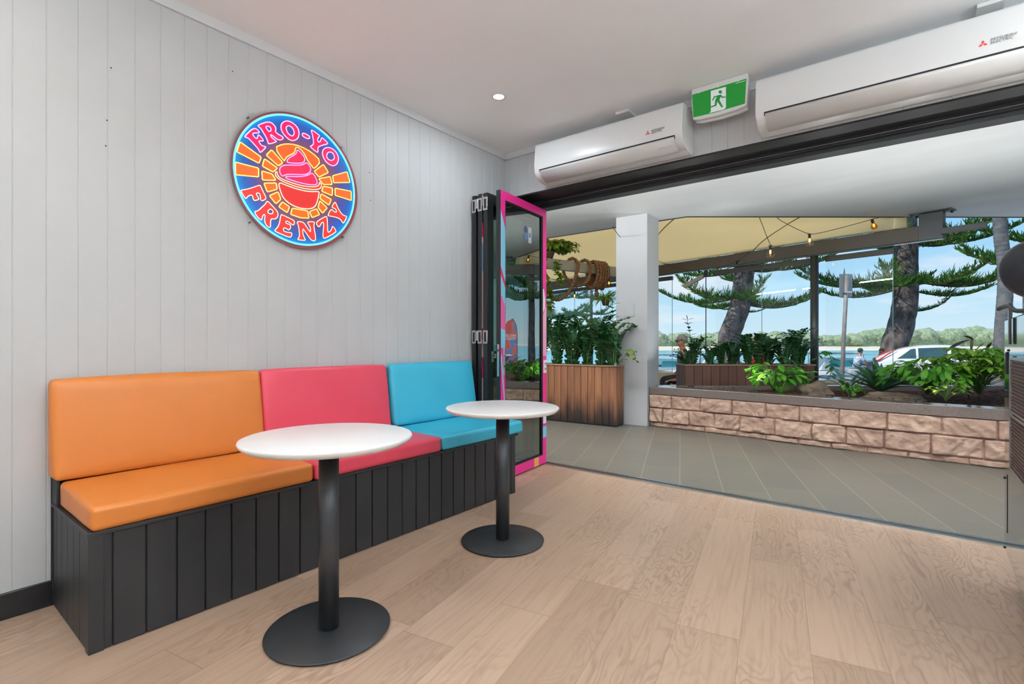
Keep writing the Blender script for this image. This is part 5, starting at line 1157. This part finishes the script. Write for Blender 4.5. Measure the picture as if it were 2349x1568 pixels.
# ------------------------------------------------------------ vehicles and boats
def hatchback(loc, rz, label):
    t = thing('car', label, 'car', loc, rz)
    ST = [(0.0, .38, .62, .66, .66, .60, .60), (.04, .28, .78, .86, .80, .70, .66), (.20, .22, .90, 1.02, .86, .74, .66), (.45, .20, .92, 1.17, .88, .72, .60), (.80, .20, .93, 1.34, .89, .72, .56), (1.2, .20, .93, 1.43, .90, .72, .56), (1.9, .20, .92, 1.475, .90, .72, .57),
          (2.5, .20, .90, 1.44, .90, .72, .56), (2.9, .20, .89, 1.31, .90, .74, .57), (3.25, .20, .88, 1.12, .89, .76, .62), (3.5, .20, .86, .98, .88, .78, .68), (3.9, .22, .80, .86, .84, .76, .66), (4.2, .26, .66, .74, .76, .70, .60), (4.33, .36, .56, .60, .62, .58, .5)]
    vs = []; ring = 14
    for u, zb, ze, zt, w, wt, wr in ST:
        h = [(w*.86, zb), (w*.99, zb+(ze-zb)*.30), (w, zb+(ze-zb)*.65), (w*.97, ze), (wt+(w*.97-wt)*.35, ze+(zt-ze)*.45), (wt*.95, ze+(zt-ze)*.82), (wr*.82, zt)]
        pts = [(y, z) for y, z in h]+[(-y, z) for y, z in reversed(h)]
        vs += [V((u, y, z)) for y, z in pts]
    n = len(ST); fs = [(i*ring+k, (i+1)*ring+k, (i+1)*ring+(k+1) % ring, i*ring+(k+1) % ring) for i in range(n-1) for k in range(ring)]
    fs += [tuple(range(ring)), tuple((n-1)*ring+k for k in reversed(range(ring)))]
    o = recalc(MB().add(vs, fs).build('body', M['carpaint'], t, True)); sm = o.modifiers.new('s', 'SUBSURF'); sm.levels = 2; sm.render_levels = 2
    def side(u, f, sg):      # point on the side of the glasshouse, f=0 at the waist, 1 at the roof rail
        k = max(i for i in range(n-1) if ST[i][0] <= u); q = (u-ST[k][0])/(ST[k+1][0]-ST[k][0]); zb, ze, zt, w, wt, wr = [ST[k][j]+(ST[k+1][j]-ST[k][j])*q for j in range(1, 7)]
        A_, B_, C_ = (w*.955, ze+.02), (wt+(w*.97-wt)*.35, ze+(zt-ze)*.45), (wt*.935, ze+(zt-ze)*.84)
        y, z = (A_[0]+(B_[0]-A_[0])*f*2, A_[1]+(B_[1]-A_[1])*f*2) if f < .5 else (B_[0]+(C_[0]-B_[0])*(f*2-1), B_[1]+(C_[1]-B_[1])*(f*2-1))
        return V((u, (y+.008)*sg, z))
    def strip_win(name, uf, ua, ub, sg, mat=None, n_=14, off=0):
        b = MB(); v_ = []
        for i in range(n_+1):
            u = ua+(ub-ua)*i/n_; f0, f1 = uf(u)
            for j in range(5): p = side(u, f0+(f1-f0)*j/4, sg); v_.append((p.x, p.y+off*sg, p.z))
        b.add(v_, [(i*5+j, (i+1)*5+j, (i+1)*5+j+1, i*5+j+1) for i in range(n_) for j in range(4)]); b.build(name, mat or M['carglass'], t, True)
    for sg in (-1, 1):
        strip_win('side_window', lambda u: (.05, max(.06, min(.95, .05+(u-.62)*2.2))), .62, 1.17, sg); strip_win('side_window', lambda u: (.04, .96), 1.24, 2.05, sg)
        strip_win('side_window', lambda u: (.04, max(.06, min(.96, (3.12-u)*2.1))), 2.16, 3.10, sg)
        b = MB(); P = [V((.02, .62*sg, .86)), V((.10, .80*sg, .90)), V((.34, .79*sg, 1.10)), V((.62, .68*sg, 1.29))]
        b.tube(catmull(P, 4), [.030]*7+[.024]*3+[.014]*3, 8).build('tail_light', M['tail'], t, True)
        box('door_handle', (1.30, .905*sg-.012, .80), (1.50, .905*sg+.012, .825), M['chrome'], t, .004); box('door_handle', (2.35, .905*sg-.012, .79), (2.55, .905*sg+.012, .815), M['chrome'], t, .004)
        for u in (.80, 3.40):
            MB().lathe([(0, -.1), (.20, -.1), (.31, -.09), (.325, -.05), (.325, .05), (.31, .09), (.20, .1), (0, .1)], seg=32, T=Matrix.Translation((u, .80*sg, .325)) @ Matrix.Rotation(PI/2, 4, 'X')).build('wheel', M['tyre'], t, True)
            MB().lathe([(0, 0), (.18, 0), (.19, -.02*1), (0, -.02)], seg=24, T=Matrix.Translation((u, .905*sg, .325)) @ Matrix.Rotation(PI/2, 4, 'X')).build('hubcap', M['chrome'], t, True)
    return t
hatchback(at(14.0, 19.6, -.42), YAW-math.radians(31), 'white hatchback parked on the street, red tail light to the left')
def boat(loc, rz, label, sc=1):
    t = thing('motor_boat', label, 'boat', loc, rz); vs = []; n = 10
    for i in range(n+1):
        u = i/n; w = 1.15*(1-u**3*.95); zk = -.25+.5*u**3; zd = .75+.45*u**2; vs += [V((u*6, -w, zd)), V((u*6, -w*.85, .1+.3*u)), V((u*6, 0, zk)), V((u*6, w*.85, .1+.3*u)), V((u*6, w, zd))]
    fs = [(i*5+k, (i+1)*5+k, (i+1)*5+(k+1) % 5, i*5+(k+1) % 5) for i in range(n) for k in range(5)]+[(0, 1, 2, 3, 4)]
    recalc(MB().add(vs, fs).build('hull', M['carpaint'], t, True))
    recalc(MB().prism([(1.2, .8), (4.4, .9), (3.7, 1.45), (1.6, 1.5)], lambda u, v, h: (u, h, v), -.75, .75).build('cabin', M['carpaint'], t, bevel=.04))
    recalc(MB().prism([(1.7, 1.0), (4.0, 1.05), (3.6, 1.35), (1.85, 1.38)], lambda u, v, h: (u, h, v), -.76, .76).build('cabin_window', bsdf('boat_window', srgb(70, 170, 176), .1), t))
    st = MB()
    for k in range(7): st.box((.6+k*.45, -.8, 1.72), (.8+k*.45, .8, 1.75))
    st.build('roof_slats', bsdf('navy_stripe', srgb(60, 70, 90), .6), t); box('canopy', (.4, -.82, 1.68), (3.8, .82, 1.719), M['whitepaint'], t, .01)
    for x in (.6, 3.6):
        for y in (-.75, .75): box('canopy_post', (x-.02, y-.02, .8), (x+.02, y+.02, 1.68), M['chrome'], t)
    t.scale = (sc,)*3; return t
boat(at(14.8, 27, -1.1), YAW, 'white motor boat on the river behind the street sign pole', .95)
boat(at(6.6, 28.5, -1.15), YAW+.1, 'white motor boat on the river between pillar and seated man', .9)
boat(at(9.8, 30, -1.1), YAW-.15, 'white motor boat half hidden by the long planter', .9)
t4 = hatchback(at(-3.2, 15.5, -.42), YAW, 'white car parked beyond the tall planter left of the pillar')

# ------------------------------------------------------------ people
def skinmesh(name, nodes, edges, mat, parent, sub=2):
    """nodes: (x,y,z,rx,ry)"""
    me = bpy.data.meshes.new(name); me.from_pydata([n[:3] for n in nodes], edges, []); me.materials.append(mat)
    o = bpy.data.objects.new(name, me); COL.objects.link(o); o.parent = parent; o.modifiers.new('skin', 'SKIN')
    for i, n in enumerate(nodes): me.skin_vertices[0].data[i].radius = (n[3], n[4] if len(n) > 4 else n[3]); me.skin_vertices[0].data[i].use_root = (i == 0)
    o.modifiers['skin'].use_smooth_shade = True; s = o.modifiers.new('sub', 'SUBSURF'); s.levels = sub; s.render_levels = sub; return o
def person(label, loc, face, skin, shirt, pants, hairc, arm=1, cap=None, glasses=False, lean=.08, standing=False, print_=None):
    """seated figure, looking along local +x, hips .46 above the ground"""
    t = thing('person', label, 'person', loc, face); t.scale = (.94,)*3; hz_ = .50
    sk = M['skin']
    nd = [(0, 0, hz_, .13, .15), (lean*.4, 0, hz_+.20, .12, .145), (lean, 0, hz_+.42, .12, .17), (lean*1.1, 0, hz_+.52, .06, .09), (lean*1.2, 0, hz_+.60, .048, .05), (lean*1.4+.01, 0, hz_+.66, .062, .060), (lean*1.4+.015, 0, hz_+.75, .092, .074), (lean*1.4, 0, hz_+.82, .066, .058)]
    ed = [(i, i+1) for i in range(7)]
    hx, hy, hzz = lean*1.4, 0, hz_+.66
    nd.append((hx+.098, 0, hzz+.045, .014, .014)); ed.append((6, 8))      # nose
    for s in (-1, 1): nd.append((hx-.005, .084*s, hzz+.06, .014, .024)); ed.append((6, len(nd)-1))     # ears
    for s in (-1, 1):     # arms with fingers
        i0 = len(nd); sh = V((lean, .20*s, hz_+.44)); el = sh+V((.10 if arm else -.02, .05*s, -.27)); wr = el+V((.24, -.04*s, -.03 if arm else -.16)); pa = wr+V((.07, -.01*s, -.01))
        for p, r in ((sh, .055), (sh.lerp(el, .5), .046), (el, .040), (el.lerp(wr, .5), .034), (wr, .026), (pa, .034)): nd.append((*p, r, r*.8 if p == pa else r))
        ed += [(2, i0)]+[(i0+k, i0+k+1) for k in range(5)]
        for f in range(4):
            j = len(nd); o_ = (f-1.5)*.019; l = (.070, .080, .075, .058)[f]
            for k, (dx, dz) in enumerate(((.045, 0), (.045+l*.5, -.012), (.045+l, -.035))): nd.append((pa.x+dx, pa.y+o_, pa.z+dz, .0095-.0015*k, .0095-.0015*k))
            ed += [(i0+5, j), (j, j+1), (j+1, j+2)]
        j = len(nd); nd += [(pa.x+.005, pa.y-s*.040, pa.z-.005, .011, .011), (pa.x+.035, pa.y-s*.055, pa.z-.012, .009, .009)]; ed += [(i0+5, j), (j, j+1)]
    legs = []
    for s in (-1, 1):     # legs
        i0 = len(nd); kn = V((.46, .13*s, hz_+.0)); an = V((.42, .13*s, .09)); nd += [(.08, .10*s, hz_-.01, .088, .09), (.27, .12*s, hz_, .075, .078), (*kn, .060, .06), (.45, .13*s, .28, .052, .052), (*an, .038, .038), (an.x+.10, an.y, .045, .035, .04), (an.x+.19, an.y, .03, .024, .036)]
        ed += [(0, i0)]+[(i0+k, i0+k+1) for k in range(6)]; legs.append(i0)
    skinmesh('body', nd, ed, sk, t)
    S_ = [(0, 0, hz_-.01, .148, .175), (lean*.4, 0, hz_+.20, .138, .165), (lean, 0, hz_+.42, .135, .185), (lean*1.08, 0, hz_+.505, .078, .115)]; E_ = [(0, 1), (1, 2), (2, 3)]
    for s in (-1, 1): sh = V((lean, .20*s, hz_+.44)); el = sh+V((.10 if arm else -.02, .05*s, -.27)); j = len(S_); m_ = sh.lerp(el, .6); S_ += [(*sh, .070, .070), (*m_, .062, .062)]; E_ += [(2, j), (j, j+1)]
    skinmesh('shirt', S_, E_, shirt, t)
    S_ = [(0, 0, hz_-.02, .15, .178)]; E_ = []
    for s in (-1, 1): j = len(S_); S_ += [(.08, .10*s, hz_-.01, .100, .10), (.27, .12*s, hz_, .088, .09), (.46, .13*s, hz_, .072, .072), (.45, .13*s, .28, .064, .064), (.42, .13*s, .13, .055, .055)]; E_ += [(0, j)]+[(j+k, j+k+1) for k in range(4)]
    skinmesh('trousers', S_, E_, pants, t)
    hm = bsdf('hair_'+label[:6], srgb(*hairc), .8); T = Matrix.Translation((hx-.010, 0, hzz+.105)) @ Matrix.Diagonal((.106, .088, .098, 1)); T2_ = T @ Matrix.Rotation(-.45, 4, 'Y')
    MB().lathe([(0, 1.04), (.5, .9), (.86, .56), (1.02, .08), (.99, -.30), (.80, -.55), (.5, -.6)], seg=24, T=T2_).build('hair', hm, t, True)
    if cap:
        cm = bsdf('cap_'+label[:6], srgb(*cap), .8); c = MB().lathe([(0, 1.16), (.5, 1.06), (.9, .70), (1.08, .22), (1.09, .10)], seg=24, T=T)
        c.prism([(.05, -.075), (.13, -.07), (.175, -.03), (.175, .03), (.13, .07), (.05, .075)], lambda u, v, h: (hx+u, v, hzz+h), .105, .112); c.build('cap', cm, t, True)
    for s in (-1, 1): MB().lathe([(0, .011), (.008, .008), (.011, 0), (0, -.011)], (hx+.083, .030*s, hzz+.070), 10).build('eye', M['darkslot'] if not glasses else M['darkslot'], t, True)
    MB().tube([(hx+.093, -.022, hzz-.002), (hx+.097, 0, hzz-.004), (hx+.093, .022, hzz-.002)], .0045, 6).build('lips', bsdf('lips', srgb(150, 84, 74), .5), t, True)
    if glasses:
        g = MB()
        for s in (-1, 1): g.box((hx+.088, .032*s-.026, hzz+.052), (hx+.100, .032*s+.026, hzz+.088)); g.box((hx-.01, .084*s-.003, hzz+.074), (hx+.095, .084*s+.003, hzz+.080))
        g.box((hx+.094, -.01, hzz+.074), (hx+.099, .01, hzz+.080)); g.build('sunglasses', M['darkslot'], t, bevel=.004)
    return t
navy = mottle('charcoal_tshirt', srgb(52, 60, 66), srgb(62, 70, 76), 5, .85); jeans = mottle('dark_jeans', srgb(34, 44, 56), srgb(44, 54, 66), 20, .9)
coral = mottle('coral_top', srgb(226, 70, 44), srgb(240, 96, 66), 6, .8); hawaii = mottle('blue_leaf_shirt', srgb(108, 140, 190), srgb(226, 232, 240), 26, .85, lo=.47, hi=.53); yellow = bsdf('yellow_top', srgb(226, 196, 40), .8)
def stool(loc, label, kind=0, rz=0):
    t = thing('terrace_stool' if not kind else 'concrete_stool', label, 'stool', loc, rz)
    if kind: MB().lathe([(0, 0), (.16, 0), (.19, .37), (.21, .44), (0, .44)], seg=20).build('pedestal', M['whitepaint'], t, True); MB().lathe([(0, .4405), (.215, .4405), (.215, .465), (0, .465)], seg=20).build('seat', bsdf('slate_seat', srgb(110, 130, 150), .5), t, True)
    else:
        MB().lathe([(0, .33), (.19, .33), (.205, .35), (.205, .362), (.18, .372), (0, .372)], seg=32).build('seat', bsdf('grey_seat', srgb(120, 122, 124), .6), t, True)
        for k in range(4): a = k*PI/2+.78; MB().tube([(.13*math.cos(a), .13*math.sin(a), .33), (.19*math.cos(a), .19*math.sin(a), 0)], .013, 8).build('leg', M['steelblack'], t, True)
    return t
pa_ = at(3.16, 9.05); person('man in dark t-shirt and sunglasses seated left of the long planter', pa_, YAW+PI, None, navy, jeans, (150, 148, 144), arm=0, glasses=True, lean=.10); stool((pa_.x, pa_.y, 0), 'grey stool under the man in sunglasses')
pb_ = at(4.09, 8.22); person('person with brown hair and coral top seated behind the long planter', pb_, YAW+PI*.75, None, coral, jeans, (66, 44, 36), lean=.05); stool((pb_.x, pb_.y, 0), 'grey stool under the person in the coral top')
pcx = at(14.25, 21, -.4); person('man in blue leaf print shirt and green cap seated at a far table', pcx, YAW, None, hawaii, hawaii, (70, 60, 50), cap=(30, 92, 74), lean=.14); stool((pcx.x, pcx.y, -.4), 'white tapered stool under the man in the green cap', 1)
pdx = at(15.55, 21.2, -.4); person('person with brown hair and yellow top facing the far table', pdx, YAW+PI, None, yellow, jeans, (104, 50, 30), lean=.08); stool((pdx.x, pdx.y, -.4), 'white stool under the person in the yellow top', 1)
tq = thing('picnic_table', 'far white pedestal table between the two people by the river', 'table', at(14.92, 21.05, -.4), YAW)
box('tabletop', (-.42, -.45, .72), (.42, .45, .765), bsdf('table_blue_grey', srgb(130, 156, 176), .5), tq, .01); box('pedestal', (-.16, -.2, 0), (.16, .2, .72), M['whitepaint'], tq, .01)
bgp = at(15.05, 20.95, .366); o = rock('bag', (bgp.x, bgp.y, .366+.06), (.30, .2, .07), 'dark blue bag lying on the far table', 5, YAW, 'steelblack'); o['category'] = 'bag'
o.data.materials[0] = bsdf('navy_bag', srgb(34, 50, 84), .8)
tt = thing('terrace_table', 'round dark terrace table beside the pillar in front of the seated man', 'table', at(2.35, 9.2)); MB().lathe([(0, .70), (.34, .70), (.35, .71), (.35, .73), (0, .73)], seg=40).build('tabletop', bsdf('blue_grey_top', srgb(96, 116, 130), .35), tt, True); MB().lathe([(.03, .012), (.03, .70)], seg=16).build('column', M['steelblack'], tt, True); MB().lathe([(0, 0), (.22, 0), (.22, .012), (0, .012)], seg=32).build('base_plate', M['steelblack'], tt)
